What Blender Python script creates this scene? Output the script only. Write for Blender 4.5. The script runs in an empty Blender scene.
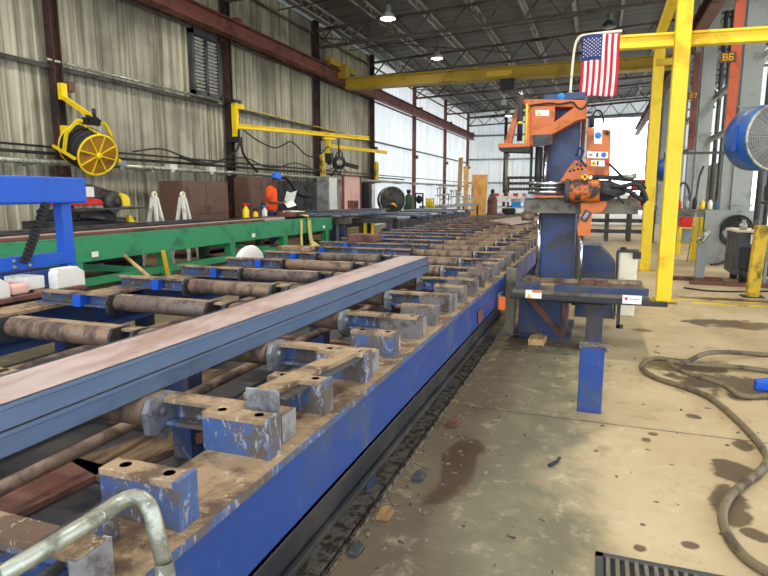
import bpy, bmesh, math, random
from mathutils import Vector, Matrix, Euler
random.seed(7)
SC = bpy.context.scene
COL = SC.collection
R = math.radians
LAMP_W, SUN_E, SKY, EXPO = 520.0, 4.0, 3.6, 0.1

# ------------------------------------------------------------------ materials
def srgb(r, g, b):
    def c(v):
        v /= 255.0
        return v / 12.92 if v <= 0.04045 else ((v + 0.055) / 1.055) ** 2.4
    return (c(r), c(g), c(b), 1.0)

class NT:
    def __init__(self, name):
        self.m = bpy.data.materials.new(name); self.m.use_nodes = True
        self.t = self.m.node_tree; self.n = self.t.nodes; self.l = self.t.links
        self.b = self.n['Principled BSDF']
        self.co = self.n.new('ShaderNodeTexCoord').outputs['Object']
    def link(self, a, b): self.l.new(a, b)
    def mapping(self, scale, loc=(0, 0, 0), src=None):
        k = self.n.new('ShaderNodeMapping'); k.inputs['Scale'].default_value = scale; k.inputs['Location'].default_value = loc
        self.link(src or self.co, k.inputs['Vector']); return k.outputs[0]
    def noise(self, scale, detail=4, rough=0.6, vec=None, dist=0.0):
        k = self.n.new('ShaderNodeTexNoise'); k.inputs['Scale'].default_value = scale
        k.inputs['Detail'].default_value = detail; k.inputs['Roughness'].default_value = rough; k.inputs['Distortion'].default_value = dist
        self.link(vec or self.co, k.inputs['Vector']); return k.outputs['Fac']
    def ramp(self, fac, a, b, va=0.0, vb=1.0):
        k = self.n.new('ShaderNodeMapRange'); k.interpolation_type = 'SMOOTHSTEP'
        k.inputs['From Min'].default_value = a; k.inputs['From Max'].default_value = b
        k.inputs['To Min'].default_value = va; k.inputs['To Max'].default_value = vb
        self.link(fac, k.inputs['Value']); return k.outputs[0]
    def mix(self, fac, a, b, mode='MIX'):
        k = self.n.new('ShaderNodeMix'); k.data_type = 'RGBA'; k.blend_type = mode
        for s, v in ((k.inputs['Factor'], fac), (k.inputs[6], a), (k.inputs[7], b)):
            if isinstance(v, (int, float, tuple)): s.default_value = v
            else: self.link(v, s)
        return k.outputs[2]
    def math(self, op, a, b=None):
        k = self.n.new('ShaderNodeMath'); k.operation = op
        for s, v in ((k.inputs[0], a), (k.inputs[1], b)):
            if v is None: continue
            if isinstance(v, (int, float)): s.default_value = v
            else: self.link(v, s)
        return k.outputs[0]
    def sep(self, v=None):
        k = self.n.new('ShaderNodeSeparateXYZ'); self.link(v or self.co, k.inputs[0]); return k.outputs
    def bump(self, h, strength=0.3, dist=0.01):
        k = self.n.new('ShaderNodeBump'); k.inputs['Strength'].default_value = strength; k.inputs['Distance'].default_value = dist
        self.link(h, k.inputs['Height']); self.link(k.outputs[0], self.b.inputs['Normal'])
    def done(self, color, rough=0.5, metal=0.0):
        for key, v in (('Base Color', color), ('Roughness', rough), ('Metallic', metal)):
            if isinstance(v, (int, float, tuple)): self.b.inputs[key].default_value = v
            else: self.link(v, self.b.inputs[key])
        return self.m

def painted(name, base, dirt, amount=0.35, scale=3.0, rough=0.5, metal=0.0, vary=0.18, bump=0.15, stretch=(1, 1, 1), scuff=None, scuff_amt=0.0):
    """paint or bare metal with worn / dirty patches of a shape of their own"""
    n = NT(name)
    oi = n.n.new('ShaderNodeObjectInfo'); ad = n.n.new('ShaderNodeVectorMath'); ad.operation = 'MULTIPLY_ADD'
    n.link(oi.outputs['Random'], ad.inputs[0]); ad.inputs[1].default_value = (7, 11, 5); n.link(n.co, ad.inputs[2])
    v = n.mapping(stretch, src=ad.outputs[0])
    big = n.noise(scale, 6, 0.65, v, 0.3)
    fine = n.noise(scale * 9, 3, 0.6, v)
    th = 0.72 - 0.45 * amount
    mask = n.ramp(big, th - 0.07, th + 0.09)
    c = n.mix(mask, srgb(*base), srgb(*dirt))
    if scuff:
        sc_ = n.noise(scale * 4, 5, 0.75, n.mapping((1, 1, .45), src=v), 0.6)
        c = n.mix(n.ramp(sc_, 0.62 - 0.2 * scuff_amt, 0.70 - 0.2 * scuff_amt, 0.0, 0.85), c, srgb(*scuff))
    shade = n.mix(fine, (1 - vary, 1 - vary, 1 - vary, 1), (1 + vary, 1 + vary, 1 + vary, 1))
    c = n.mix(1.0, c, shade, 'MULTIPLY')
    r = n.ramp(big, th - 0.1, th + 0.15, rough, min(1, rough + 0.3))
    n.bump(fine, bump, 0.004)
    return n.done(c, r, metal)

def plain(name, base, rough=0.5, metal=0.0, emit=0.0):
    n = NT(name)
    f = n.noise(14, 2)
    c = n.mix(1.0, srgb(*base), n.mix(f, (0.9, 0.9, 0.9, 1), (1.1, 1.1, 1.1, 1)), 'MULTIPLY')
    m = n.done(c, rough, metal)
    if emit:
        n.b.inputs['Emission Color'].default_value = srgb(*base); n.b.inputs['Emission Strength'].default_value = emit
    return m

M = {}
M['blue'] = painted('blue_paint_worn', (30, 64, 132), (56, 74, 108), 0.34, 2.6, 0.42, 0.0, 0.14, scuff=(112, 124, 146), scuff_amt=.05)
M['blue_bright'] = painted('blue_paint_bright', (26, 88, 196), (30, 70, 140), 0.25, 3.0, 0.4, 0.0, 0.1)
M['blue_worn'] = painted('blue_paint_scraped', (72, 98, 146), (98, 88, 80), 0.55, 7.0, 0.42, 0.2, 0.2, scuff=(164, 170, 182), scuff_amt=.35)
M['grimy'] = painted('grimy_grey_steel', (112, 108, 106), (74, 66, 60), 0.45, 7.0, 0.5, 0.2, 0.2, scuff=(150, 146, 140), scuff_amt=.2)
M['navy'] = painted('navy_mast_paint', (34, 58, 104), (58, 56, 60), 0.3, 3.0, 0.4, 0.0, 0.15, scuff=(70, 80, 104), scuff_amt=.1)
M['hose_brown'] = painted('dirty_olive_hose', (112, 98, 70), (74, 62, 46), 0.4, 5.0, 0.6, 0.0, 0.15)
M['wood_shaded'] = painted('shaded_timber', (110, 88, 60), (70, 54, 40), 0.4, 3.0, 0.75, 0.0, 0.18, stretch=(4, .6, 4))  # timber colour darkened for boards in the conveyor's shade
M['blue_dark'] = painted('navy_paint_greasy', (38, 56, 92), (78, 72, 68), 0.4, 3.0, 0.4, 0.0, 0.2, scuff=(104, 104, 108), scuff_amt=.05)
M['rust_tan'] = painted('tan_rusted_steel', (158, 134, 102), (98, 78, 62), 0.46, 5.0, 0.62, 0.1, 0.22, scuff=(196, 178, 150), scuff_amt=.2)
M['roller'] = painted('rusty_roller_steel', (134, 110, 90), (86, 72, 62), 0.45, 6.0, 0.46, 0.2, 0.16, stretch=(1.6, 1, 1))
M['roller_dark'] = painted('scaly_roller_steel', (112, 98, 86), (70, 64, 60), 0.45, 8.0, 0.5, 0.2, 0.2)
M['steel'] = painted('bare_steel', (160, 164, 168), (104, 100, 98), 0.35, 6.0, 0.4, 0.55, 0.15)
M['steel_dark'] = painted('dark_steel', (74, 76, 78), (62, 52, 46), 0.4, 4.0, 0.55, 0.4, 0.2)
M['black_steel'] = painted('black_steel', (40, 42, 46), (66, 60, 56), 0.35, 3.0, 0.5, 0.2, 0.2)
M['mill'] = painted('blue_mill_steel', (98, 118, 146), (80, 92, 110), 0.32, 2.5, 0.36, 0.25, 0.1, stretch=(1, .25, 1))
M['mill_top'] = painted('pink_mill_scale', (186, 168, 162), (158, 132, 120), 0.38, 2.2, 0.46, 0.2, 0.1, stretch=(1, .35, 1))
M['brown'] = painted('brown_primer', (112, 72, 58), (74, 52, 44), 0.35, 3.0, 0.6, 0.0, 0.15)
M['cabinet_brown'] = painted('brown_cabinet_paint', (106, 78, 66), (84, 62, 54), 0.3, 2.0, 0.6, 0.0, 0.1)
M['red_oxide'] = painted('red_oxide_steel', (122, 68, 58), (86, 54, 48), 0.35, 1.6, 0.6, 0.0, 0.15)
M['orange_red'] = painted('orange_red_paint', (200, 96, 62), (150, 70, 50), 0.3, 2.0, 0.55, 0.0, 0.12)
M['col_dark'] = painted('dark_red_column', (72, 44, 38), (44, 36, 34), 0.45, 1.3, 0.6, 0.0, 0.2)
M['green'] = painted('green_paint', (52, 148, 100), (40, 116, 82), 0.3, 2.2, 0.45, 0.0, 0.1)
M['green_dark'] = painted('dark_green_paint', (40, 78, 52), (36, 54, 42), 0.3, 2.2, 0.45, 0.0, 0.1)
M['yellow'] = painted('yellow_paint', (248, 216, 24), (222, 178, 30), 0.25, 2.0, 0.42, 0.0, 0.06)
M['yellow_old'] = painted('yellow_paint_grimy', (222, 186, 40), (120, 100, 50), 0.35, 3.0, 0.5, 0.0, 0.12)
M['crane_yellow'] = painted('olive_yellow_crane_paint', (178, 148, 32), (140, 118, 40), 0.3, 1.0, 0.5, 0.0, 0.08)
M['orange'] = painted('orange_machine_paint', (206, 108, 38), (140, 84, 50), 0.34, 5.0, 0.45, 0.0, 0.12, scuff=(112, 78, 56), scuff_amt=.1)
M['orange_dirty'] = painted('orange_paint_oily', (206, 108, 36), (58, 46, 42), 0.55, 9.0, 0.45, 0.0, 0.15)
M['olive'] = painted('olive_grey_steel', (112, 106, 90), (78, 74, 66), 0.4, 4.0, 0.5, 0.2, 0.12)
M['chrome'] = plain('chrome_rod', (214, 218, 224), 0.18, 1.0)
M['zinc'] = painted('galvanised_steel', (170, 174, 160), (116, 116, 100), 0.42, 9.0, 0.36, 0.6, 0.2, scuff=(214, 216, 204), scuff_amt=.25)
M['black'] = plain('black_rubber', (28, 28, 30), 0.6)
M['white'] = painted('white_paint', (226, 226, 218), (176, 172, 160), 0.3, 5.0, 0.5, 0.0, 0.06)
M['cream'] = painted('cream_plastic', (232, 226, 200), (196, 184, 150), 0.28, 5.0, 0.5, 0.0, 0.06)
M['grey'] = painted('grey_paint', (140, 146, 146), (110, 110, 104), 0.35, 2.0, 0.5, 0.0, 0.1)
M['grey_dark'] = painted('dark_grey_paint', (70, 74, 76), (50, 50, 50), 0.35, 2.0, 0.5, 0.0, 0.1)
M['duct'] = painted('grey_duct_sheet', (150, 156, 152), (116, 118, 112), 0.3, 1.4, 0.42, 0.3, 0.1)
M['pink'] = painted('faded_pink_panel', (232, 186, 172), (222, 160, 144), 0.3, 2.0, 0.6, 0.0, 0.06)
M['wood'] = painted('bare_timber', (186, 152, 100), (140, 108, 70), 0.4, 3.0, 0.7, 0.0, 0.18, stretch=(4, .6, 4))
M['ply'] = painted('golden_plywood', (222, 168, 92), (200, 142, 74), 0.35, 1.2, 0.6, 0.0, 0.08)
M['amber_panel'] = painted('dull_amber_panel', (170, 122, 34), (120, 88, 36), 0.35, 4.0, 0.5, 0.0, 0.1)
M['red'] = plain('red_paint', (208, 40, 34), 0.45)
M['paper'] = plain('white_paper', (240, 240, 236), 0.7)
M['skin'] = plain('brown_skin', (104, 68, 52), 0.55)
M['shirt'] = plain('orange_work_shirt', (255, 92, 28), 0.8)
M['denim'] = plain('navy_denim', (36, 44, 84), 0.85)
M['hat_blue'] = plain('blue_hard_hat_plastic', (24, 106, 214), 0.35)
M['strap'] = plain('pale_yellow_webbing', (216, 204, 128), 0.8)
M['fan_blue'] = painted('blue_fan_drum_dusty', (24, 92, 178), (98, 104, 106), 0.36, 2.4, 0.4, 0.0, 0.1)
M['mesh_grey'] = plain('dusty_wire_grille', (158, 156, 150), 0.5, 0.4)
M['ground'] = plain('pale_yard_concrete', (200, 196, 186), 0.9)
M['lamp_on'] = plain('lit_lamp_lens', (255, 248, 232), 0.4, 0.0, 9.0)
M['lamp_off'] = plain('unlit_lamp_lens', (120, 116, 110), 0.35)
M['amber'] = plain('amber_marker_plastic', (255, 120, 40), 0.4)
M['flag_red'] = plain('flag_red_cloth', (200, 36, 52), 0.85)
M['flag_white'] = plain('flag_white_cloth', (236, 234, 238), 0.85)
M['flag_blue'] = plain('flag_blue_cloth', (48, 58, 112), 0.85)
M['label_blue'] = plain('label_blue_ink', (40, 130, 210), 0.6)
M['label_yellow'] = plain('label_yellow_ink', (250, 196, 30), 0.6)
M['label_orange'] = plain('label_orange_ink', (236, 120, 50), 0.6)
M['chip'] = painted('metal_chips', (150, 140, 124), (84, 70, 58), 0.5, 20.0, 0.45, 0.4, 0.3)
M['ink_dark'] = plain('dark_ink', (52, 46, 44), 0.7)

def wall_material(name, base, dirt, ax, panel=0.92, dark=0.5):
    """ribbed sheet with panel to panel tone, long run-down streaks and dirt towards some panels"""
    n = NT(name)
    s = n.sep()
    u = n.math('FLOOR', n.math('MULTIPLY', s[ax], 1.0 / panel))
    w = n.n.new('ShaderNodeTexWhiteNoise'); w.noise_dimensions = '1D'; n.link(u, w.inputs['W'])
    sc = (7.0, 7.0, 0.22)
    streak = n.noise(1.0, 4, 0.6, n.mapping(sc))
    cloud = n.noise(0.35, 4, 0.6)
    c = n.mix(n.ramp(streak, 0.40, 0.68), srgb(*base), srgb(*dirt))
    c = n.mix(n.math('MULTIPLY', n.ramp(cloud, 0.42, 0.72), dark), c, srgb(*[int(d * 0.62) for d in dirt]))
    tone = n.mix(w.outputs['Value'], (0.84, 0.84, 0.84, 1), (1.12, 1.12, 1.12, 1))
    c = n.mix(1.0, c, tone, 'MULTIPLY')
    fr = n.math('FRACT', n.math('MULTIPLY', s[ax], 1.0 / panel))
    seam = n.ramp(n.math('ABSOLUTE', n.math('SUBTRACT', fr, 0.5)), 0.475, 0.495)
    c = n.mix(n.math('MULTIPLY', seam, 0.55), c, srgb(*[int(d * 0.45) for d in dirt]))
    return n.done(c, 0.5, 0.15)
M['wall_old'] = wall_material('weathered_siding', (190, 186, 164), (126, 120, 100), 1, 0.92, 0.75)
M['wall_new'] = wall_material('pale_siding', (226, 228, 220), (190, 190, 176), 1, dark=0.2)
M['wall_far'] = wall_material('pale_far_siding', (220, 222, 214), (186, 186, 172), 0, dark=0.25)
for nm in ('wall_new', 'wall_far'):  # translucent share added so the pale siding glows with sky light
    mt = M[nm]; t_ = mt.node_tree; tr_ = t_.nodes.new('ShaderNodeBsdfTranslucent'); mx_ = t_.nodes.new('ShaderNodeMixShader'); mx_.inputs[0].default_value = 0.34 if nm == 'wall_new' else 0.2
    tr_.inputs['Color'].default_value = (.92, .9, .84, 1); out_ = t_.nodes['Material Output']
    t_.links.new(t_.nodes['Principled BSDF'].outputs[0], mx_.inputs[1]); t_.links.new(tr_.outputs[0], mx_.inputs[2]); t_.links.new(mx_.outputs[0], out_.inputs[0])
n = NT('dark_roof_deck'); st = n.noise(1.0, 3, 0.6, n.mapping((0.4, 5, 1)))
M['roof'] = n.done(n.mix(n.ramp(st, 0.35, 0.7), srgb(112, 112, 108), srgb(80, 80, 78)), 0.7, 0.1)
M['truss'] = painted('truss_steel', (96, 86, 78), (64, 54, 50), 0.4, 1.0, 0.55, 0.1, 0.15)
M['joist'] = painted('joist_steel', (168, 164, 156), (110, 104, 98), 0.35, 0.8, 0.55, 0.1, 0.15)

def floor_material():
    n = NT('stained_concrete')
    s = n.sep()
    big = n.noise(0.55, 6, 0.62)
    med = n.noise(2.3, 6, 0.66, None, 0.4)
    fine = n.noise(16, 4, 0.7)
    mid = n.noise(6.5, 5, 0.7, None, 0.6)
    warm = n.mix(n.ramp(big, 0.35, 0.7), srgb(176, 154, 114), srgb(196, 178, 140))
    green = n.mix(n.ramp(med, 0.35, 0.7), srgb(112, 108, 84), srgb(138, 132, 104))
    edge = n.math('ADD', s[0], n.math('MULTIPLY', n.math('SUBTRACT', med, 0.5), 1.1))
    nearY = n.ramp(s[1], 5.6, 7.2, 1.0, 0.0)
    gmask = n.math('MULTIPLY', n.ramp(edge, -0.25, 0.25, 1.0, 0.0), nearY)
    c = n.mix(gmask, warm, green)
    # oily dark strip beside the conveyor
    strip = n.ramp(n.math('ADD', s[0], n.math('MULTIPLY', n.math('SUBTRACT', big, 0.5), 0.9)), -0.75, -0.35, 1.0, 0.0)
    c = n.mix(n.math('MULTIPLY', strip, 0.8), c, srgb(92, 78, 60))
    under = n.math('MULTIPLY', n.ramp(edge, -1.35, -1.05, 1.0, 0.0), n.ramp(edge, -4.6, -4.2))  # shade under the conveyor painted into the floor colour
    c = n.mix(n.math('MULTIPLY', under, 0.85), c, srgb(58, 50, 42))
    c = n.mix(n.math('MULTIPLY', n.ramp(med, 0.58, 0.72), 0.45), c, srgb(110, 92, 66))
    c = n.mix(n.math('MULTIPLY', n.ramp(fine, 0.62, 0.74), 0.35), c, srgb(90, 78, 62))
    c = n.mix(n.math('MULTIPLY', n.ramp(fine, 0.34, 0.26), 0.35), c, srgb(226, 212, 176))
    c = n.mix(n.math('MULTIPLY', n.ramp(mid, 0.54, 0.74), 0.42), c, srgb(122, 102, 72))
    c = n.mix(n.math('MULTIPLY', n.ramp(mid, 0.46, 0.30), 0.3), c, srgb(222, 206, 170))
    # oil and water stains of their own outline
    wet = None
    for cx, cy, rx, ry in STAINS:
        dx = n.math('MULTIPLY', n.math('SUBTRACT', s[0], cx), 1.0 / rx)
        dy = n.math('MULTIPLY', n.math('SUBTRACT', s[1], cy), 1.0 / ry)
        d = n.math('SQRT', n.math('ADD', n.math('MULTIPLY', dx, dx), n.math('MULTIPLY', dy, dy)))
        d = n.math('ADD', d, n.math('MULTIPLY', n.math('SUBTRACT', med, 0.5), 2.6))
        d = n.math('ADD', d, n.math('MULTIPLY', n.math('SUBTRACT', mid, 0.5), 1.6))
        k = n.ramp(d, 0.7, 1.05, 1.0, 0.0)
        wet = k if wet is None else n.math('MAXIMUM', wet, k)
    c = n.mix(n.math('MULTIPLY', wet, 0.86), c, srgb(76, 58, 38))
    # saw-cut joints in the slab
    jt = None
    for ax, off, slope in ((1, 3.86, 0.0), (0, 3.1, 0.0), (1, 9.3, 0.0)):
        d = n.math('ABSOLUTE', n.math('ADD', n.math('SUBTRACT', s[ax], off), n.math('MULTIPLY', n.math('SUBTRACT', fine, 0.5), 0.02)))
        k = n.ramp(d, 0.004, 0.012, 1.0, 0.0)
        jt = k if jt is None else n.math('MAXIMUM', jt, k)
    c = n.mix(n.math('MULTIPLY', jt, 0.75), c, srgb(60, 52, 40))
    n.bump(n.math('ADD', fine, n.math('MULTIPLY', jt, -1.5)), 0.12, 0.006)
    rough = n.mix(wet, (0.62, 0.62, 0.62, 1), (0.34, 0.34, 0.34, 1))
    return n.done(c, rough, 0.0)
STAINS = []
for p, rx, ry in (((0.801, 5.467), .34, .24), ((1.023, 5.034), .45, .34), ((0.860, 3.781), .07, .13), ((0.744, 3.403), .10, .12), ((0.647, 2.988), .08, .16),
                  ((0.651, 4.191), .05, .05), ((0.337, 3.668), .04, .05), ((0.383, 3.780), .03, .03), ((0.235, 2.474), .03, .03), ((0.710, 2.747), .05, .05),
                  ((1.607, 7.456), .5, .28), ((1.157, 7.460), .3, .15), ((1.707, 9.171), .6, .2), ((0.485, 6.788), .12, .1), ((-0.647, 2.900), .10, .5), ((-0.287, 5.828), .5, .18), ((0.433, 2.568), .04, .04)):
    STAINS.append((p[0], p[1], rx, ry))
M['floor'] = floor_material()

# ------------------------------------------------------------------ mesh building
class MB:
    def __init__(self):
        self.v = []; self.f = []; self.m = []; self.s = []; self.mat = 0; self.smooth = False
    def _add(self, vs, fs, smooth=None):
        o = len(self.v); self.v += [Vector(p) for p in vs]
        for f in fs:
            self.f.append([i + o for i in f]); self.m.append(self.mat); self.s.append(self.smooth if smooth is None else smooth)
        return self
    def box(self, x0, x1, y0, y1, z0, z1):
        return self._add([(x, y, z) for x in (x0, x1) for y in (y0, y1) for z in (z0, z1)],
                         [(0, 1, 3, 2), (4, 6, 7, 5), (0, 4, 5, 1), (2, 3, 7, 6), (0, 2, 6, 4), (1, 5, 7, 3)])
    def bar(self, p, q, w, h, up=(0, 0, 1)):
        p, q = Vector(p), Vector(q); d = (q - p).normalized(); up = Vector(up)
        if abs(d.dot(up)) > 0.95: up = Vector((0, 1, 0)) if abs(d.y) < 0.9 else Vector((1, 0, 0))
        s = d.cross(up).normalized(); u = s.cross(d)
        vs = [e + s * a * w / 2 + u * b * h / 2 for e in (p, q) for a, b in ((-1, -1), (1, -1), (1, 1), (-1, 1))]
        return self._add(vs, [(0, 1, 2, 3), (7, 6, 5, 4), (0, 4, 5, 1), (1, 5, 6, 2), (2, 6, 7, 3), (3, 7, 4, 0)])
    def ibeam(self, p, q, w, h, tf=0.02, tw=0.015, up=(0, 0, 1)):
        p, q = Vector(p), Vector(q); d = (q - p).normalized(); up = Vector(up)
        s = d.cross(up).normalized(); u = s.cross(d)
        for k in (-1, 1): self.bar(p + u * k * (h - tf) / 2, q + u * k * (h - tf) / 2, w, tf, up)
        return self.bar(p, q, tw, h - 2 * tf, up)
    def tube(self, pts, r, n=8, caps=True):
        pts = [Vector(p) for p in pts]; rs = r if isinstance(r, (list, tuple)) else [r] * len(pts)
        d0 = (pts[1] - pts[0]).normalized(); a = Vector((0, 0, 1)) if abs(d0.z) < 0.9 else Vector((1, 0, 0))
        s = d0.cross(a).normalized(); vs = []; fs = []
        for i, p in enumerate(pts):
            d = (pts[min(i + 1, len(pts) - 1)] - pts[max(i - 1, 0)]).normalized()
            s = (s - d * s.dot(d)).normalized(); u = d.cross(s)
            for k in range(n):
                t = 2 * math.pi * k / n; vs.append(p + (s * math.cos(t) + u * math.sin(t)) * rs[i])
        for i in range(len(pts) - 1):
            for k in range(n): fs.append((i * n + k, i * n + (k + 1) % n, (i + 1) * n + (k + 1) % n, (i + 1) * n + k))
        self._add(vs, fs, True)
        if caps:
            o = len(self.v) - len(vs)
            for base in (0, (len(pts) - 1) * n):
                self.f.append([o + base + k for k in range(n)]); self.m.append(self.mat); self.s.append(False)
        return self
    def cyl(self, p, q, r, n=16): return self.tube([p, q], r, n)
    def ring(self, c, axis, r, t, n=28, m=6):
        axis = Vector(axis).normalized(); a = Vector((0, 0, 1)) if abs(axis.z) < 0.9 else Vector((1, 0, 0))
        s = axis.cross(a).normalized(); u = axis.cross(s); c = Vector(c); vs = []; fs = []
        for i in range(n):
            A = 2 * math.pi * i / n; e = s * math.cos(A) + u * math.sin(A)
            for k in range(m):
                B = 2 * math.pi * k / m; vs.append(c + e * (r + t * math.cos(B)) + axis * t * math.sin(B))
        for i in range(n):
            for k in range(m): fs.append((i * m + k, ((i + 1) % n) * m + k, ((i + 1) % n) * m + (k + 1) % m, i * m + (k + 1) % m))
        return self._add(vs, fs, True)
    def prism(self, poly, axis, a, b):
        def P(u, w, t): return {'y': (u, t, w), 'x': (t, u, w), 'z': (u, w, t)}[axis]
        n = len(poly); vs = [P(u, w, a) for u, w in poly] + [P(u, w, b) for u, w in poly]
        fs = [tuple(range(n)), tuple(range(2 * n - 1, n - 1, -1))] + [(i, (i + 1) % n, n + (i + 1) % n, n + i) for i in range(n)]
        return self._add(vs, fs)
    def lathe(self, prof, c, axis=(0, 0, 1), n=24, smooth=True):
        axis = Vector(axis).normalized(); a = Vector((0, 0, 1)) if abs(axis.z) < 0.9 else Vector((1, 0, 0))
        s = axis.cross(a).normalized(); u = axis.cross(s); c = Vector(c); vs = []; fs = []
        for r, h in prof:
            for k in range(n):
                t = 2 * math.pi * k / n; vs.append(c + axis * h + (s * math.cos(t) + u * math.sin(t)) * r)
        for i in range(len(prof) - 1):
            for k in range(n): fs.append((i * n + k, i * n + (k + 1) % n, (i + 1) * n + (k + 1) % n, (i + 1) * n + k))
        self._add(vs, fs, smooth)
        o = len(self.v) - len(vs)
        for base in (0, (len(prof) - 1) * n):
            self.f.append([o + base + k for k in range(n)]); self.m.append(self.mat); self.s.append(False)
        return self
    def ball(self, c, rx, ry, rz, n=12, m=8):
        vs = []; fs = []
        for i in range(m + 1):
            t = math.pi * i / m
            for k in range(n):
                p = 2 * math.pi * k / n; vs.append((c[0] + rx * math.sin(t) * math.cos(p), c[1] + ry * math.sin(t) * math.sin(p), c[2] + rz * math.cos(t)))
        for i in range(m):
            for k in range(n): fs.append((i * n + k, i * n + (k + 1) % n, (i + 1) * n + (k + 1) % n, (i + 1) * n + k))
        return self._add(vs, fs, True)
    def mesh(self, name, mats, W=None):
        bm = bmesh.new(); inv = W.inverted() if W else None
        vs = [bm.verts.new(inv @ p if inv else p) for p in self.v]
        for f, m, s in zip(self.f, self.m, self.s):
            try: k = bm.faces.new([vs[i] for i in f])
            except ValueError: continue
            k.material_index = m; k.smooth = s
        bmesh.ops.remove_doubles(bm, verts=bm.verts, dist=1e-6)
        bmesh.ops.recalc_face_normals(bm, faces=bm.faces)
        me = bpy.data.meshes.new(name); bm.to_mesh(me); bm.free()
        for m in (mats if isinstance(mats, (list, tuple)) else [mats]): me.materials.append(M[m])
        return me

WM = {}
def link_mesh(name, me, parent=None, loc=(0, 0, 0), bevel=0.0):
    o = bpy.data.objects.new(name, me); COL.objects.link(o); o.location = loc
    if parent:
        o.parent = parent; WM[o] = WM[parent] @ Matrix.Translation(loc)
    else: WM[o] = Matrix.Translation(loc)
    if bevel:
        k = o.modifiers.new('edge', 'BEVEL'); k.width = bevel; k.segments = 2; k.limit_method = 'ANGLE'; k.angle_limit = R(40)
    return o
def part(name, mb, mats, parent, bevel=0.0, label=None):
    o = link_mesh(name, mb.mesh(name, mats, WM[parent]), parent, (0, 0, 0), bevel)
    if label: o['label'] = label
    return o
def tag(o, label, cat, group=None, kind=None):
    o['label'] = label; o['category'] = cat
    if group: o['group'] = group
    if kind: o['kind'] = kind
    return o
def thing(name, label, cat, loc, rz=0.0, group=None):
    o = bpy.data.objects.new(name, None); COL.objects.link(o); o.empty_display_size = 0.1
    o.location = loc; o.rotation_euler = (0, 0, rz)
    WM[o] = Matrix.Translation(loc) @ Matrix.Rotation(rz, 4, 'Z')
    return tag(o, label, cat, group)
def solo(name, mb, mats, label, cat, group=None, bevel=0.0, kind=None, loc=None):
    """a thing that is one mesh; its origin at its own base"""
    if loc is None:
        xs = [p.x for p in mb.v]; ys = [p.y for p in mb.v]; zs = [p.z for p in mb.v]
        loc = ((min(xs) + max(xs)) / 2, (min(ys) + max(ys)) / 2, min(zs))
    o = link_mesh(name, mb.mesh(name, mats, Matrix.Translation(loc)), None, loc, bevel)
    return tag(o, label, cat, group, kind)
def struct(name, mb, mats, label=None, cat=None, bevel=0.0, parent=None):
    o = link_mesh(name, mb.mesh(name, mats, WM[parent] if parent else None), parent, (0, 0, 0), bevel)
    if not parent: o['kind'] = 'structure'
    if label: o['label'] = label
    if cat: o['category'] = cat
    return o
def dup(root, loc, rz=None, label=None, group=None):
    r = root.copy(); COL.objects.link(r); r.location = loc
    if rz is not None: r.rotation_euler = (0, 0, rz)
    if label: r['label'] = label
    if group: r['group'] = group
    for ch in [c for c in bpy.data.objects if c.parent == root]:
        c = ch.copy(); COL.objects.link(c); c.parent = r
        for g in [k for k in bpy.data.objects if k.parent == ch]:
            d = g.copy(); COL.objects.link(d); d.parent = c
    return r
def spline(pts, k=6):
    """smooth curve through the points (Catmull-Rom)"""
    P = [Vector(p) for p in pts]; P = [P[0] * 2 - P[1]] + P + [P[-1] * 2 - P[-2]]; out = []
    for i in range(1, len(P) - 2):
        for j in range(k):
            t = j / k; a, b, c, d = P[i - 1:i + 3]
            out.append(0.5 * ((2 * b) + (c - a) * t + (2 * a - 5 * b + 4 * c - d) * t * t + (3 * b - a - 3 * c + d) * t ** 3))
    out.append(P[-2]); return out

# ------------------------------------------------------------------ the setting
XW, XR, YB, YF = -10.0, 7.0, -6.0, 47.0
def roof_z(x): return 7.62 + 0.055 * (x + 10)
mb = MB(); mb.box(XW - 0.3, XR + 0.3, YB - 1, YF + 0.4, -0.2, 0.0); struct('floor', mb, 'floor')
mb = MB(); mb.box(-60, 90, -60, 120, -0.5, -0.21); struct('ground_outside', mb, 'ground')

def ribbed(along, a0, a1, fixed, z0, z1, out, pitch=0.23):
    """trapezoid-ribbed sheet standing along an axis; out = +1/-1 side to which ribs rise"""
    mb = MB(); pts = []; a = a0
    while a < a1:
        for f, d in ((0, 0), (0.62, 0), (0.72, 0.028), (0.9, 0.028)): pts.append((a + f * pitch, d * out))
        a += pitch
    pts.append((a1, 0)); vs = []
    for u, d in pts:
        for z in (z0, z1): vs.append((fixed + d, u, z) if along == 'y' else (u, fixed + d, z))
    mb._add(vs, [(2 * i, 2 * i + 2, 2 * i + 3, 2 * i + 1) for i in range(len(pts) - 1)])
    return mb
w = struct('wall_left', ribbed('y', YB, 26.0, XW - 0.03, 0, 7.57, 1), 'wall_old')
struct('siding_panel', ribbed('y', 26.0, YF, XW - 0.03, 0, 7.55, 1), 'wall_new', parent=w)
w = struct('wall_far', ribbed('x', XW, -0.9, YF, 0, 8.1, -1), 'wall_far')
struct('siding_panel', ribbed('x', -0.9, 3.6, YF, 6.9, 8.3, -1), 'wall_far', parent=w)
struct('siding_panel', ribbed('x', 3.6, XR, YF, 0, 8.5, -1), 'wall_far', parent=w)
w = struct('wall_right', ribbed('y', YB, YF, XR, 3.4, 8.2, -1), 'wall_new')  # left open below, unseen near bays too, to let side light in
struct('siding_panel', ribbed('y', 41.0, YF, XR, 0, 3.4, -1), 'wall_old', parent=w)
mb = MB()
for y in (-5.0, 1.0, 7.0, 13.0, 19.0, 25.0, 31.0, 37.0): mb.box(XR - 0.12, XR + 0.05, y, y + 0.35, 0, 3.4)
struct('wall_pier', mb, 'grey_dark', parent=w)
mb = MB()
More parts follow.
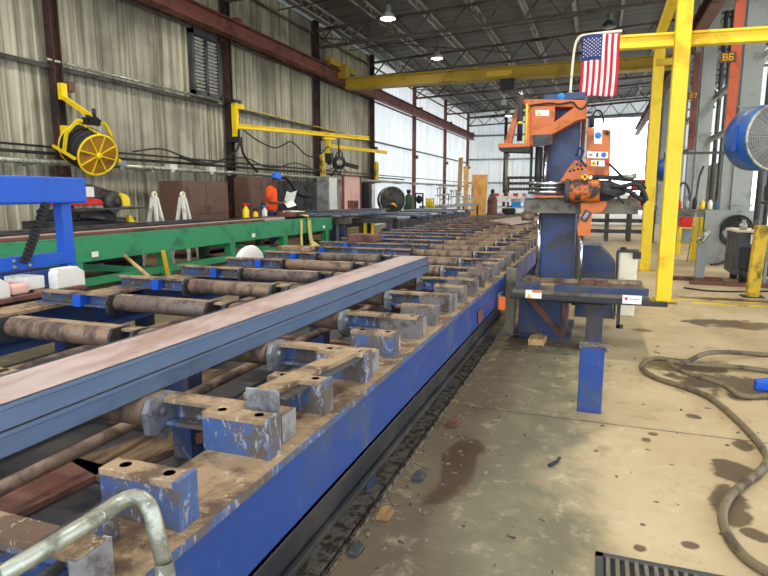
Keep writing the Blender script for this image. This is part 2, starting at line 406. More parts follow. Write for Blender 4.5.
mb._add([(-10.6, YB, roof_z(-10.6)), (XR + .4, YB, roof_z(XR + .4)), (XR + .4, YF + .3, roof_z(XR + .4)), (-10.6, YF + .3, roof_z(-10.6)),
         (-10.6, YB, roof_z(-10.6) + .1), (XR + .4, YB, roof_z(XR + .4) + .1), (XR + .4, YF + .3, roof_z(XR + .4) + .1), (-10.6, YF + .3, roof_z(-10.6) + .1)],
        [(0, 1, 2, 3), (4, 5, 6, 7), (0, 1, 5, 4), (1, 2, 6, 5), (2, 3, 7, 6), (3, 0, 4, 7)])
struct('ceiling', mb, 'roof')

LCOL = [3.3, 8.9, 14.55, 20.1, 25.7, 32.2, 39.2, 46.4]
for y in LCOL:
    mb = MB(); mb.ibeam((-9.86, y, 0), (-9.86, y, roof_z(-9.8) - .08), 0.17, 0.2, 0.02, 0.014, (0, 1, 0))
    c = struct('wall_column', mb, 'col_dark' if y < 30 else 'red_oxide')
    k = MB(); k.box(-9.8, -9.4, y - .08, y + .08, 6.02, 6.14); struct('runway_bracket', k, 'red_oxide', parent=c)
    k = MB(); k.box(-9.85, -9.68, y + .11, y + .26, 3.4, 3.58); struct('junction_box', k, 'brown', parent=c)
for i, (z, r) in enumerate(((3.85, .05), (5.62, .05), (7.1, .05))):
    mb = MB()
    mb.box(-9.97, -9.88, YB, YF, z - .02, z + .02); mb.box(-9.89, -9.87, YB, YF, z - .06, z + .02)
    struct('trim_%d' % (i + 1), mb, 'steel_dark' if i == 0 else 'truss')
for i, z in enumerate((4.1, 5.9, 2.3, 7.3)):
    mb = MB(); mb.box(XW, -0.9, YF - .25, YF - .1, z - .07, z + .07); struct('trim_%d' % (i + 4), mb, 'steel')
mb = MB()
for x0, x1, z0, z1 in ((-1.1, -0.9, 0, 7.0), (3.6, 3.8, 0, 7.0), (-1.1, 3.8, 6.85, 7.05)): mb.box(x0, x1, YF - .3, YF - .02, z0, z1)
struct('door_1', mb, 'steel')
for x in (-7.0, -4.0):
    mb = MB(); mb.ibeam((x, YF - .3, 0), (x, YF - .3, roof_z(x) - .1), 0.2, 0.25, .02, .015, (0, 1, 0)); struct('wall_column', mb, 'col_dark')
# crane runway beams, both sides
mb = MB(); mb.ibeam((-9.46, YB, 5.78), (-9.46, YF - .4, 5.78), 0.3, 0.42, 0.03, 0.02); mb.box(-9.49, -9.43, YB, YF - .4, 5.99, 6.05)
struct('crane_runway', mb, 'red_oxide')
mb = MB(); mb.ibeam((2.2, YB, 5.78), (2.2, YF - .4, 5.78), 0.3, 0.42, 0.03, 0.02); mb.box(2.17, 2.23, YB, YF - .4, 5.99, 6.05)
struct('crane_runway', mb, 'brown')
# roof trusses across, joists along
def truss_z(x): return 6.62 + 0.035 * (x + 10)
for y in LCOL + [-2.3]:
    mb = MB(); x0, x1 = -9.8, XR
    mb.bar((x0, y, truss_z(x0)), (x1, y, truss_z(x1)), .13, .09); mb.bar((x0, y, roof_z(x0) - .42), (x1, y, roof_z(x1) - .42), .13, .09)
    n_ = 14
    for i in range(n_):
        a = x0 + (x1 - x0) * i / n_; b = x0 + (x1 - x0) * (i + .5) / n_; c = x0 + (x1 - x0) * (i + 1) / n_
        mb.bar((a, y, truss_z(a)), (b, y, roof_z(b) - .42), .05, .05); mb.bar((b, y, roof_z(b) - .42), (c, y, truss_z(c)), .05, .05)
    struct('roof_truss', mb, 'truss')
for i in range(11):
    x = -9.2 + 1.6 * i; zt = roof_z(x) - .06; zb = zt - .3
    mb = MB(); mb.bar((x, YB, zt), (x, YF, zt), .1, .05); mb.bar((x, YB, zb), (x, YF, zb), .07, .04)
    y = YB
    while y < YF - 1:
        mb.bar((x, y, zb), (x, y + .5, zt), .025, .025); mb.bar((x, y + .5, zt), (x, y + 1.0, zb), .025, .025); y += 1.0
    struct('roof_joist', mb, 'joist')
for i in range(10):
    y = 0.5 + 5.6 * i
    mb = MB(); mb.tube([(-9.8, y, roof_z(-9.8) - .5), (XR, y, roof_z(XR) - .5)], .02, 5); struct('roof_brace', mb, 'truss')
# diagonal rods in the roof
for y0, x0 in ((9, -9.5), (20, -9.5), (31, -9.5)):
    mb = MB(); mb.tube([(x0, y0, 6.9), (x0 + 6, y0 + 6, 7.2)], .025, 5); struct('roof_brace', mb, 'truss')

# right-hand columns with grey boxed sections, numbered plates
def stroke_text(mb, txt, origin, du, dv, h, nrm, d=.012):
    """letters made of thin raised bars"""
    L = {'B': [((0, 0), (0, 1)), ((0, 1), (.55, 1)), ((.55, 1), (.55, .5)), ((0, .5), (.6, .5)), ((.6, .5), (.6, 0)), ((0, 0), (.6, 0))],
         '6': [((0, 0), (0, 1)), ((0, 1), (.6, 1)), ((0, 0), (.6, 0)), ((.6, 0), (.6, .5)), ((0, .5), (.6, .5))],
         '7': [((0, 1), (.6, 1)), ((.6, 1), (.2, 0))]}
    o = Vector(origin); du = Vector(du); dv = Vector(dv); nrm = Vector(nrm)
    for i, ch in enumerate(txt):
        for a, b in L[ch]:
            P = o + (du * (a[0] + i * .95) + dv * a[1]) * h; Q = o + (du * (b[0] + i * .95) + dv * b[1]) * h
            e = (Q - P).normalized() * h * .08
            mb.bar(P - e, Q + e, h * .17, d, nrm)
    return mb
for y, no in ((14.3, 'B6'), (20.0, 'B7'), (25.7, None), (31.5, None), (38.0, None), (8.7, None)):
    mb = MB(); mb.ibeam((2.62, y + .2, 0), (2.62, y + .2, roof_z(2.6) - .1), .42, .3, .03, .02, (0, 1, 0))
    c = struct('column', mb, 'duct')
    k = MB(); k.box(2.37, 2.54, y - .02, y + .05, 2.75, 5.5); struct('red_flange', k, 'orange_red' if no == 'B6' else 'red_oxide', parent=c)
    k = MB(); k.box(2.60, 2.80, y - .02, y + .03, 0, 6.5); k.box(2.80, 2.96, y - .02, y + .06, 0, 6.9); struct('conduit_cover', k, 'duct', parent=c)
    k = MB()
    for zz in (1.2, 3.2): k.box(2.56, 3.0, y - .04, y + .3, zz, zz + .03)
    struct('column_band', k, 'duct', parent=c)
    k = MB(); k.tube([(3.12, y + .1, 0), (3.12, y + .1, 6.6)], .06, 8); k.tube([(3.28, y + .1, 0), (3.28, y + .1, 6.6)], .045, 8); struct('conduit', k, 'grey_dark', parent=c)
    if no:
        bx, bz = (2.19, 4.15) if no == 'B6' else (2.30, 4.24)
        k = MB(); k.box(bx - .03, bx + .26, y - .04, y - .015, bz - .04, bz + .155); s = tag(link_mesh('column_sign', k.mesh('column_sign', 'brown'), None), 'small brown plate lettered %s on the %s' % (no, 'orange-red column above the blue fan' if no == 'B6' else 'dark red column beside the yellow post'), 'sign'); 
        k = MB(); stroke_text(k, no, (bx + .03, y - .05, bz), (1, 0, 0), (0, 0, 1), .115, (0, 1, 0)); link_mesh('lettering', k.mesh('lettering', 'label_yellow'), s)
for z in (4.15, 3.0):
    mb = MB(); mb.box(2.95, 3.1, 8, 45, z, z + .12); struct('trim_%d' % (8 if z > 4 else 9), mb, 'steel')

# ------------------------------------------------------------------ ceiling lamps
lamp0 = None
def lamp(x, y, z, on, label):
    t = thing('high_bay_lamp', label, 'ceiling lamp', (x, y, z), 0, 'high bay lamps')
    m = MB(); m.lathe([(.05, .42), (.09, .40), (.1, .22), (.06, .2)], (x, y, z), n=14); part('ballast_housing', m, 'grey', t)
    m = MB(); m.lathe([(.07, .21), (.13, .17), (.22, .06), (.25, 0), (.24, 0), (.12, .155), (.06, .19)], (x, y, z), n=18); part('reflector', m, 'white' if on else 'grey_dark', t)
    m = MB(); m.lathe([(.02, -.03), (.15, -.025), (.225, .0), (.225, .01), (.02, .012)], (x, y, z), n=18); part('lens', m, 'lamp_on' if on else 'lamp_off', t)
    m = MB(); m.tube([(x, y, z + .4), (x, y, roof_z(x) - .02)], .012, 6); part('hanger_rod', m, 'steel_dark', t)
    return t
LAMPS = [(-6.49, 18.3, True, 'lit high bay lamp nearest the camera, at the top edge of the picture'),
         (-6.45, 24.1, True, 'lit high bay lamp second from the camera, hanging above the yellow crane beam'),
         (-6.3, 43.0, True, 'lit high bay lamp at the far end, beyond the crane hoist'),
         (-0.02, 21.6, False, 'unlit dark high bay lamp above the flag, the larger one'),
         (-0.45, 27.5, False, 'unlit dark high bay lamp farther back, left of the flag pole top')]
for x, y, on, lb in LAMPS: lamp(x, y, 6.82, on, lb)
LIT = [(-6.49, 18.3), (-6.45, 24.1), (-6.3, 43.0), (-6.4, 31), (-6.4, 37), (-6.5, 12.3), (-6.5, 6.2), (-6.5, 0.2), (0.0, 12.3), (0.0, 6.2), (0.0, 0.2), (-3.2, -3.5), (0, 33), (0, 39), (4.8, 16), (4.8, 26)]  # besides the lit fixtures, added lights without fixtures to brighten the hall

# ------------------------------------------------------------------ left wall things
t = thing('louvre_vent', 'grey louvred vent high on the ribbed left wall', 'vent', (-9.9, 13.65, 3.95))
m = MB()
for y0, y1, z0, z1 in ((13.05, 13.15, 3.95, 5.6), (14.15, 14.25, 3.95, 5.6), (13.05, 14.25, 3.95, 4.08), (13.05, 14.25, 5.45, 5.6), (13.6, 13.7, 4.0, 5.5)): m.box(-9.98, -9.86, y0, y1, z0, z1)
part('frame', m, 'grey_dark', t)
m = MB()
for i in range(15):
    z = 4.1 + i * .09
    for y0, y1 in ((13.15, 13.6), (13.7, 14.15)): m.bar((-9.93, y0, z + .03), (-9.93, y1, z + .03), .012, .07, (1, 0, .5))
part('louvre_slats', m, 'white', t)  # daylight through the louvre put into the pale slat colour
m = MB(); m.box(-9.985, -9.965, 13.1, 14.2, 4.0, 5.5); part('back_panel', m, 'black_steel', t)

mb = MB(); mb.tube([(-9.6, YB, 2.03), (-9.6, 46, 2.03)], .055, 10)
for y in range(-4, 46, 3): mb.box(-9.97, -9.56, y, y + .05, 1.95, 1.99)
solo('wall_pipe', mb, 'zinc', 'long grey pipe running along the left wall at head height', 'pipe')
mb = MB(); mb.tube([(-9.72, YB, 2.2), (-9.72, 30, 2.2)], .03, 8); solo('wall_conduit', mb, 'steel_dark', 'thin dark conduit running just above the grey wall pipe', 'conduit')
mb = MB(); mb.tube([(-9.82, 8.7, 3.93), (-9.82, 14.6, 3.93)], .028, 8)
solo('wall_conduit', mb, 'zinc', 'pale conduit high on the left wall between reel column and louvred vent', 'conduit')
mb = MB(); mb.box(-9.75, -9.6, 2, 46, 2.30, 2.33); mb.tube(spline([(-9.6, 10.5 + i * .9, 2.36 + .12 * math.sin(i * 1.7)) for i in range(14)]), .02, 6)
solo('wall_cable', mb, 'black', 'sagging black cables lying along the wall above the grey pipe', 'cable')
def hang_cable(pts, r, label, mat='black', name='hanging_cable', group=None):
    m = MB(); m.tube(spline(pts), r, 7); return solo(name, m, mat, label, 'cable', group)
hang_cable([(-9.4, 14.3, 3.2), (-9.35, 14.2, 2.75), (-9.4, 13.8, 2.45), (-9.5, 12.9, 2.2), (-9.5, 11.9, 2.32)], .03, 'black cable sweeping from the tall jib post down to the wall pipe')
hang_cable([(-9.4, 14.35, 2.95), (-9.35, 14.45, 2.5), (-9.35, 15.1, 2.08)], .035, 'short black hose hanging below the tall jib post')
hang_cable([(-8.9, 15.2, 1.92), (-8.9, 16.0, 1.9), (-8.9, 16.7, 1.45), (-8.9, 17.6, 1.35), (-8.9, 18.2, 1.5)], .04, 'black cable arching over behind the worker in orange')
# fluorescent fixtures and boxes on the pipe
for i, (y, lb) in enumerate(((10.0, 'small grey bracket light on the wall pipe above the white stands'), (11.6, 'small white box on the wall pipe above the brown cabinet, left one'), (13.1, 'small white box on the wall pipe above the brown cabinet, right one'))):
    m = MB(); m.box(-9.58, -9.44, y - .12, y + .12, 2.02 if i else 2.04, 2.14); m.box(-9.5, -9.46, y - .05, y + .05, 1.96, 2.04); solo('wall_box', m, 'white' if i else 'grey', lb, 'box')

# yellow hose reel on its bracket
rc = Vector((-9.0, 8.70, 2.27)); ax = Vector((.88, -.20, -.34)).normalized()
t = thing('hose_reel', 'yellow hose reel with spoked drum hanging on the left wall', 'hose reel', (-9.6, 8.6, 1.8))
f0 = rc + ax * .30; b0 = rc - ax * .30
m = MB(); m.lathe([(.02, 0), (.36, 0), (.38, .01), (.38, .03), (.36, .035), (.02, .035)], f0, ax, 32); fl = part('drum_flange', m, 'amber_panel', t)
m = MB(); m.ring(f0 + ax * .03, ax, .375, .022); m.ring(b0, ax, .375, .022); part('rim_ring', m, 'yellow', fl)
s_ = ax.cross(Vector((0, 0, 1))).normalized(); u_ = s_.cross(ax)
m = MB()
for k in range(8):
    a = math.pi * k / 4 + .2; e = s_ * math.cos(a) + u_ * math.sin(a); m.bar(f0 + ax * .05 + e * .04, f0 + ax * .05 + e * .37, .02, .02, ax)
m.lathe([(.05, .03), (.05, .1), (.02, .1)], f0, ax, 14); part('spokes', m, 'yellow', fl)
m = MB(); m.lathe([(.36, 0), (.38, .005), (.38, .02), (.36, .025)], b0, ax, 32); part('drum_flange', m, 'black', t)
m = MB()
for k in range(8): m.ring(b0 + ax * (.05 + k * .07), ax, .33 + .015 * (k % 2), .045, 30, 8)
part('wound_hose', m, 'black', t)
m = MB(); m.lathe([(.28, .02), (.28, .58)], b0, ax, 20); part('drum_core', m, 'black_steel', t)
def P3(side, h, along): return rc + s_ * side + u_ * h + ax * along
for al, nm in ((.0, 'front_frame'),):
    m = MB(); pts = [P3(-.44, -.10, al), P3(-.44, .28, al), P3(-.26, .52, al), P3(.26, .52, al), P3(.44, .28, al), P3(.44, -.10, al)]
    for a, b in zip(pts, pts[1:]): m.bar(a, b, .05, .05, ax)
    part(nm, m, 'yellow', t)
m = MB()
for sd in (-.44, .44): m.bar(P3(sd, -.08, -.36), P3(sd, -.08, .36), .045, .045)
for hh_ in (.38,): m.bar(P3(.0, hh_, -.3), P3(.0, hh_, .33), .06, .02); part('frame_rail', m, 'yellow', t)
m = MB(); m.bar(P3(0, .5, 0), P3(0, .62, 0), .16, .16, ax); m.bar(P3(-.16, .52, 0), P3(.18, .52, 0), .12, .06, ax); part('swivel', m, 'black', t)
m = MB(); m.lathe([(.035, 0), (.035, .16)], P3(-.04, .6, 0), (0, 0, 1), 10); part('swivel_bolt', m, 'black_steel', t)
m = MB(); m.bar((-9.7, 8.88, 3.52), (-9.7, 8.88, 3.22), .13, .1, (1, 0, 0)); m.bar((-9.68, 8.88, 3.26), P3(0, .6, 0), .07, .08); part('bracket_arm', m, 'yellow', t)
m = MB(); m.box(-9.76, -9.64, 8.80, 9.0, 2.5, 2.74); part('mount_plate', m, 'yellow', t)
m = MB(); m.ring(P3(-.5, -.06, -.2), ax, .1, .016, 18); part('hose_guide', m, 'yellow', t)

# jib booms
t = thing('jib_crane', 'long yellow jib boom swung along the left wall with a tie cable', 'jib crane', (-9.5, 14.3, 3.0))
m = MB(); m.bar((-9.5, 14.3, 3.0), (-9.5, 14.3, 3.9), .14, .14, (0, 1, 0)); part('mast', m, 'yellow', t)
m = MB(); m.ibeam((-9.45, 14.35, 3.29), (-7.4, 18.95, 3.29), .11, .125, .02, .03); part('boom', m, 'yellow', t)
m = MB(); m.tube([(-9.5, 14.35, 3.83), (-7.95, 17.7, 3.40)], .014, 6); part('tie_rod', m, 'yellow_old', t)
for z0_, z1_ in ((3.9, 3.98), (2.86, 3.0)):
    m = MB(); m.box(-9.75, -9.4, 14.18, 14.46, z0_, z1_); part('hinge_bracket', m, 'black_steel', t)
m = MB(); m.box(-9.43, -9.3, 14.3, 14.45, 3.74, 3.86); part('end_block', m, 'yellow', t)
t = thing('jib_crane', 'short pale yellow jib arm on the next column, pointing away from camera', 'jib crane', (-9.2, 19.6, 2.8))
m = MB(); m.ibeam((-9.4, 20.3, 3.2), (-8.45, 23.75, 3.16), .11, .12, .02, .025); part('boom', m, 'yellow', t)
m = MB(); m.bar((-9.5, 20.2, 2.95), (-9.5, 20.2, 3.4), .12, .12, (0, 1, 0)); part('mast', m, 'yellow', t)
t = thing('chain_hoist', 'black chain hoist on a yellow trolley under the long jib boom', 'hoist', (-8.11, 17.34, 2.4))
m = MB(); m.bar((-8.2, 17.14, 3.17), (-8.02, 17.54, 3.17), .12, .06); m.bar((-8.11, 17.34, 2.72), (-8.11, 17.34, 3.15), .07, .07, (0, 1, 0)); part('trolley', m, 'yellow', t)
m = MB(); m.box(-8.22, -8.0, 17.24, 17.44, 2.42, 2.72); m.box(-8.17, -8.05, 17.29, 17.39, 2.36, 2.42); part('body', m, 'black_steel', t, .02)
mb = MB(); mb.lathe([(.02, -.06), (.2, -.06), (.22, 0), (.2, .06), (.02, .06)], (-7.95, 17.75, 2.45), (.6, -.8, 0), 20); mb.mat = 1; mb.lathe([(.01, .065), (.1, .065)], (-7.95, 17.75, 2.45), (.6, -.8, 0), 16)
mb.mat = 0; mb.bar((-7.95, 17.75, 2.45), (-7.6, 18.45, 2.32), .1, .12); mb.tube([(-7.95, 17.75, 2.6), (-7.95, 17.7, 3.2)], .025, 6)
solo('air_tool', mb, ['black', 'cream'], 'round black air tool with pale dial hanging from long yellow jib', 'tool')
hang_cable([(-8.05, 17.4, 2.45), (-8.0, 17.6, 2.15), (-7.9, 17.7, 2.1), (-7.85, 17.8, 2.6), (-7.9, 17.75, 2.8), (-8.0, 17.6, 2.65), (-7.95, 17.6, 2.2), (-7.8, 17.8, 2.0)], .018, 'black cable looped beside the hoist on the long jib')
hang_cable([(-9.38, 14.5, 3.2), (-9.2, 14.9, 2.95), (-8.98, 15.4, 2.78), (-8.84, 15.7, 2.86), (-8.7, 16.0, 2.98), (-8.5, 16.4, 2.66), (-8.36, 16.7, 2.58), (-8.22, 17.0, 2.7), (-8.1, 17.3, 2.92), (-8.05, 17.45, 2.5), (-8.0, 17.6, 2.25), (-8.3, 17.8, 2.0)], .02, 'wavy black power cable festooned below the long yellow jib')
mb = MB(); mb.bar((-9.62, 20.0, 1.9), (-9.62, 20.0, 2.9), .3, .1, (1, 0, 0)); solo('post_guard', mb, 'yellow_old', 'yellow painted sleeve low on the wall column by the hoist', 'post guard')
mb = MB(); mb.bar((-9.62, 25.6, 2.0), (-9.62, 25.6, 2.9), .3, .1, (1, 0, 0)); solo('post_guard', mb, 'yellow_old', 'yellow painted sleeve low on the column behind the round fan', 'post guard')

# brown steel cabinets against the wall
def cabinet(x0, x1, y0, y1, z1, label):
    t = thing('storage_cabinet', label, 'cabinet', ((x0 + x1) / 2, (y0 + y1) / 2, 0))
    m = MB(); m.box(x0, x1 - .03, y0, y1, .1, z1); part('body', m, 'cabinet_brown', t, .01)
    for a, b in ((y0 + .02, (y0 + y1) / 2 - .008), ((y0 + y1) / 2 + .008, y1 - .02)):
        m = MB(); m.box(x1 - .028, x1, a, b, .14, z1 * .56); m.box(x1 - .028, x1, a, b, z1 * .57, z1 - .03); d = part('door', m, 'cabinet_brown', t, .004)
        m = MB(); c = b - .08 if a < (y0 + y1) / 2 - .1 else a + .08; m.box(x1, x1 + .03, c - .015, c + .015, z1 * .6, z1 * .68); part('handle', m, 'cabinet_brown', d)
    for y in (y0 + .08, y1 - .08):
        m = MB(); m.box(x0 + .05, x1 - .05, y - .05, y + .05, 0, .1); part('skid', m, 'black_steel', t)
cabinet(-9.35, -8.75, 10.95, 12.75, 1.74, 'wide brown steel cabinet by the left wall, beside the white stands')
cabinet(-9.4, -8.9, 13.95, 15.3, 1.9, 'tall brown steel cabinet by the left wall, behind the worker')
mb = MB(); mb.box(-9.5, -9.3, 15.5, 20.0, .5, 1.86); mb.box(-9.3, -9.26, 15.5, 20.0, .5, .6); solo('wall_board', mb, 'steel_dark', 'dark soot-stained board along the wall behind the worker', 'board')

# electrical cabinet, pink screen, posts beyond the worker
t = thing('electrical_box', 'narrow grey electrical box standing left of the pink panel', 'electrical box', (-7.9, 16.9, 0))
m = MB(); m.box(-8.2, -7.8, 16.6, 17.2, .9, 1.98); part('body', m, 'grey', t, .01)
m = MB(); m.box(-7.8, -7.77, 16.64, 17.16, .95, 1.94); part('door', m, 'white', t)
m = MB(); m.box(-8.1, -7.9, 16.8, 17.0, 0, .9); part('post', m, 'grey_dark', t)
t = thing('weld_screen', 'faded pink panel in dark red frame behind the stacked plates', 'screen', (-7.7, 17.9, 0))
m = MB(); m.box(-7.72, -7.69, 17.5, 18.85, .85, 2.02); part('panel', m, 'pink', t)
m = MB()
for y in (17.46, 18.88): m.bar((-7.7, y, 0), (-7.7, y, 2.06), .07, .07)
m.bar((-7.7, 17.46, 2.04), (-7.7, 18.88, 2.04), .06, .05); part('frame', m, 'red_oxide', t)
mb = MB(); mb.box(-7.0, -6.8, 16.2, 16.55, 1.02, 1.26); mb.mat = 1; mb.box(-6.8, -6.79, 16.25, 16.5, 1.06, 1.22); solo('small_box', mb, ['red_oxide', 'black'], 'small dark red box with black front below the pink panel', 'box')
t = thing('post_cabinet', 'tall slim white cabinet with black side beside the round fan', 'cabinet', (-7.6, 20.0, 0))
m = MB(); m.box(-7.9, -7.6, 19.5, 20.0, .0, 1.85); part('body', m, 'black_steel', t, .01)
m = MB(); m.box(-7.6, -7.57, 19.75, 20.0, .5, 1.8); part('door', m, 'white', t)
t = thing('floor_fan', 'large round fan with dark grille standing behind the steel racks', 'fan', (-7.2, 20.7, 0))
fc = Vector((-7.2, 20.7, 1.22)); fa = Vector((.55, -.83, .05)).normalized()
m = MB(); m.lathe([(.44, -.2), (.5, -.16), (.5, .16), (.47, .18)], fc, fa, 30); part('drum', m, 'black_steel', t)
m = MB(); m.lathe([(.01, .17), (.47, .17), (.47, .18), (.01, .2)], fc, fa, 30); part('grille', m, 'steel_dark', t)
m = MB(); m.ring(fc + fa * .18, fa, .485, .02); part('rim', m, 'zinc', t)
m = MB(); m.bar((-7.4, 20.8, 0), (-7.4, 20.8, .75), .06, .06); m.bar((-7.0, 20.6, 0), (-7.0, 20.6, .75), .06, .06); m.bar((-7.6, 20.9, .03), (-6.8, 20.5, .03), .1, .06); part('stand', m, 'grey_dark', t)
m = MB(); m.prism([(-.18, -.1), (0, 0), (.1, .02), (-.05, .06)], 'y', -.005, .005); 
for i, p in enumerate(m.v): m.v[i] = fc + fa * (.205 + p.y) + fa.cross(Vector((0, 0, 1))).normalized() * (p.x) + Vector((0, 0, p.z - .15))
part('badge', m, 'label_yellow', t)

# red and black machine behind the green table
t = thing('stock_shear', 'low black machine with red cover and yellow guard behind the green table', 'machine', (-8.4, 8.6, 0))
m = MB(); m.box(-8.75, -8.12, 7.0, 8.85, .25, 1.02); m.box(-8.65, -8.08, 7.2, 8.35, 1.02, 1.2); part('bed', m, 'black_steel', t, .02)
m = MB(); m.prism([(7.2, 1.26), (8.12, 1.26), (8.08, 1.35), (7.75, 1.40), (7.2, 1.42)], 'x', -8.5, -8.12); part('cover', m, 'red', t, .02)
m = MB(); m.prism([(7.2, 1.40), (7.8, 1.40), (8.5, 1.30), (8.72, 1.34), (8.68, 1.46), (8.25, 1.54), (7.95, 1.62), (7.6, 1.64), (7.2, 1.58)], 'x', -8.45, -8.2); part('lever_arm', m, 'steel_dark', t, .02)
m = MB(); m.lathe([(.02, -.08), (.15, -.08), (.15, .08), (.02, .09)], (-8.1, 8.27, 1.31), (1, 0, 0), 20); part('flywheel', m, 'steel_dark', t)
m = MB(); m.lathe([(.02, .0), (.06, .0), (.06, .06), (.02, .06)], (-8.01, 8.27, 1.31), (1, 0, 0), 16); part('hub', m, 'black_steel', t)
m = MB(); m.prism([(8.53, 1.235), (8.71, 1.235), (8.70, 1.38), (8.62, 1.44), (8.50, 1.47)], 'x', -8.16, -8.1); part('guard', m, 'yellow', t)
m = MB(); m.prism([(8.6, .94), (8.76, .94), (8.66, 1.06), (8.6, 1.07)], 'x', -8.12, -8.05); part('pedal_cover', m, 'yellow', t)
m = MB(); m.box(-8.12, -8.09, 7.73, 7.88, 1.40, 1.57); part('label_plate', m, 'white', t)
m = MB(); m.bar((-8.0, 7.3, 1.19), (-8.0, 8.9, 1.20), .2, .035); m.prism([(8.02, 1.19), (8.3, 1.19), (8.15, 1.09)], 'x', -8.0, -7.93); m.bar((-8.03, 7.5, 1.1), (-7.95, 8.4, .98), .05, .05); part('tray', m, 'steel_dark', t)
for y in (7.2, 8.65):
    m = MB(); m.box(-8.7, -8.15, y - .08, y + .08, 0, .25); part('foot', m, 'black_steel', t)

def a_stand(y, x, label):
    t = thing('pipe_stand', label, 'stand', (x, y, 0), 0, 'white stands by the brown cabinet')
    for dy in (-.27, .27):
        m = MB(); m.bar((x + dy * .6, y + dy, 0.0), (x + dy * .08, y + dy * .12, 1.38), .06, .05); part('leg', m, 'white', t)
    m = MB(); m.bar((x + .3, y - .25, 0.0), (x, y, 1.36), .06, .05); part('leg', m, 'white', t)
    m = MB(); m.bar((x - .11, y - .18, .45), (x + .11, y + .18, .45), .05, .04); m.bar((x - .06, y - .11, .85), (x + .06, y + .11, .85), .05, .04); part('rung', m, 'white', t)
    m = MB(); m.ring((x, y, 1.43), (1, 0, 0), .05, .03, 14); part('head', m, 'cream', t)
a_stand(9.75, -8.45, 'white tubular stand with ring top, nearer the red and black machine')
a_stand(10.3, -8.2, 'white tubular stand with ring top, nearer the brown cabinet')

# green transfer table
t = thing('transfer_table', 'long green steel table of deep beams on square legs', 'table', (-7.6, 9.5, 0))
for x, nm in ((-6.95, 'side_beam'), (-7.62, 'side_beam')):
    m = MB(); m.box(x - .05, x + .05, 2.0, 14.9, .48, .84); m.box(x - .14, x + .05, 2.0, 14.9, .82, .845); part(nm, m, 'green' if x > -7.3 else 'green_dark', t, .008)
LEGY = [3.2, 6.35, 8.22, 10.15, 12.3, 14.6]
for y in LEGY:
    for x in (-6.97, -7.60):
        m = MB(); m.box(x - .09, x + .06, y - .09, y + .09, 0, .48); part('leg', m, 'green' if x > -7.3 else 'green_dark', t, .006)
    m = MB(); m.box(-7.6, -7.0, y - .05, y + .05, .1, .2); part('cross_tie', m, 'green_dark', t)
for a, b in ((3.2, 6.35), (6.35, 8.22), (8.22, 10.15), (10.15, 12.3)):
    m = MB(); m.box(-7.0, -6.94, a, b, .12, .24); part('lower_rail', m, 'green', t)
for a, b in ((6.4, 8.1), (10.3, 12.2)):
    m = MB(); m.bar((-7.6, a, .42), (-7.0, b, .16), .08, .1); part('diagonal_brace', m, 'green', t)
m = MB(); m.box(-7.6, -7.0, 2.0, 14.85, .78, .80); part('deck', m, 'brown', t)
for y in (6.65, 10.9, 14.35):
    m = MB(); m.box(-6.9, -6.893, y - .06, y + .06, .54, .62); part('label', m, 'paper', t)
GB = [(-7.02, .05, .05, 'brown', 2.5, 11.5), (-7.14, .05, .06, 'mill_top', 2.2, 12.6), (-7.28, .05, .09, 'black_steel', 2.2, 11.0), (-7.42, .05, .08, 'brown', 2.6, 13.2), (-7.56, .06, .11, 'steel_dark', 3.0, 10.4)]
GL = ['thin brown bar lying along the front edge of the green table', 'pinkish flat bar second from the front of the green table', 'black square bar lying along the green table, the straight dark one',
      'brown bar in the middle of the green table top', 'dark bar at the back of the green table top']
for (x, w_, h_, mt, y0, y1), lb in zip(GB, GL):
    m = MB(); m.box(x - w_, x + w_, y0, y1, .846, .846 + h_); solo('steel_bar', m, mt, lb, 'steel bar', 'bars on the green table', .006)
# yellow strap over the green table
m = MB(); P = [(-7.1, 13.5, .92), (-7.02, 13.45, .93), (-6.90, 13.4, .90), (-6.86, 13.42, .8), (-6.86, 13.45, .5), (-6.84, 13.5, .22), (-6.7, 13.75, .02), (-6.45, 14.0, .012)]
for a, b in zip(P, P[1:]): m.bar(a, b, .17, .012, (1, 0, 0) if abs(a[2] - b[2]) > .15 else (0, 0, 1))
P = [(-6.88, 13.05, .82), (-6.86, 13.0, .4), (-6.8, 12.9, .03)]
for a, b in zip(P, P[1:]): m.bar(a, b, .1, .012, (1, 0, 0))
solo('lifting_strap', m, 'strap', 'pale yellow webbing strap draped over the end of the green table', 'strap')
# bottles behind
def bottle(x, y, z, r, h, body, cap, label):
    t = thing('spray_bottle', label, 'bottle', (x, y, z), 0, 'bottles on the green table')
    m = MB(); m.lathe([(r * .9, 0), (r, .02), (r, h * .6), (r * .4, h * .78), (r * .35, h * .84)], (x, y, z), n=14); part('body', m, body, t)
    m = MB(); m.lathe([(r * .4, h * .84), (r * .4, h)], (x, y, z), n=10); m.bar((x - r, y, z + h * .95), (x + r * 1.2, y, z + h * .95), r * .6, h * .1); part('cap', m, cap, t)
bottle(-7.55, 11.65, .846, .075, .40, 'yellow', 'red', 'yellow bottle with red top on the green table')
bottle(-7.55, 12.05, .846, .06, .26, 'yellow', 'black', 'short yellow bottle on the green table beside the taller one')
bottle(-7.55, 12.45, .846, .065, .34, 'white', 'label_blue', 'pale bottle with blue top on the green table')
mb = MB(); mb.box(-7.3, -7.05, 12.7, 13.1, .908, .99); mb.ball((-7.2, 12.95, .99), .09, .12, .05); solo('red_rag', mb, 'red_oxide', 'crumpled dull red rag on the end of the green table', 'rag')

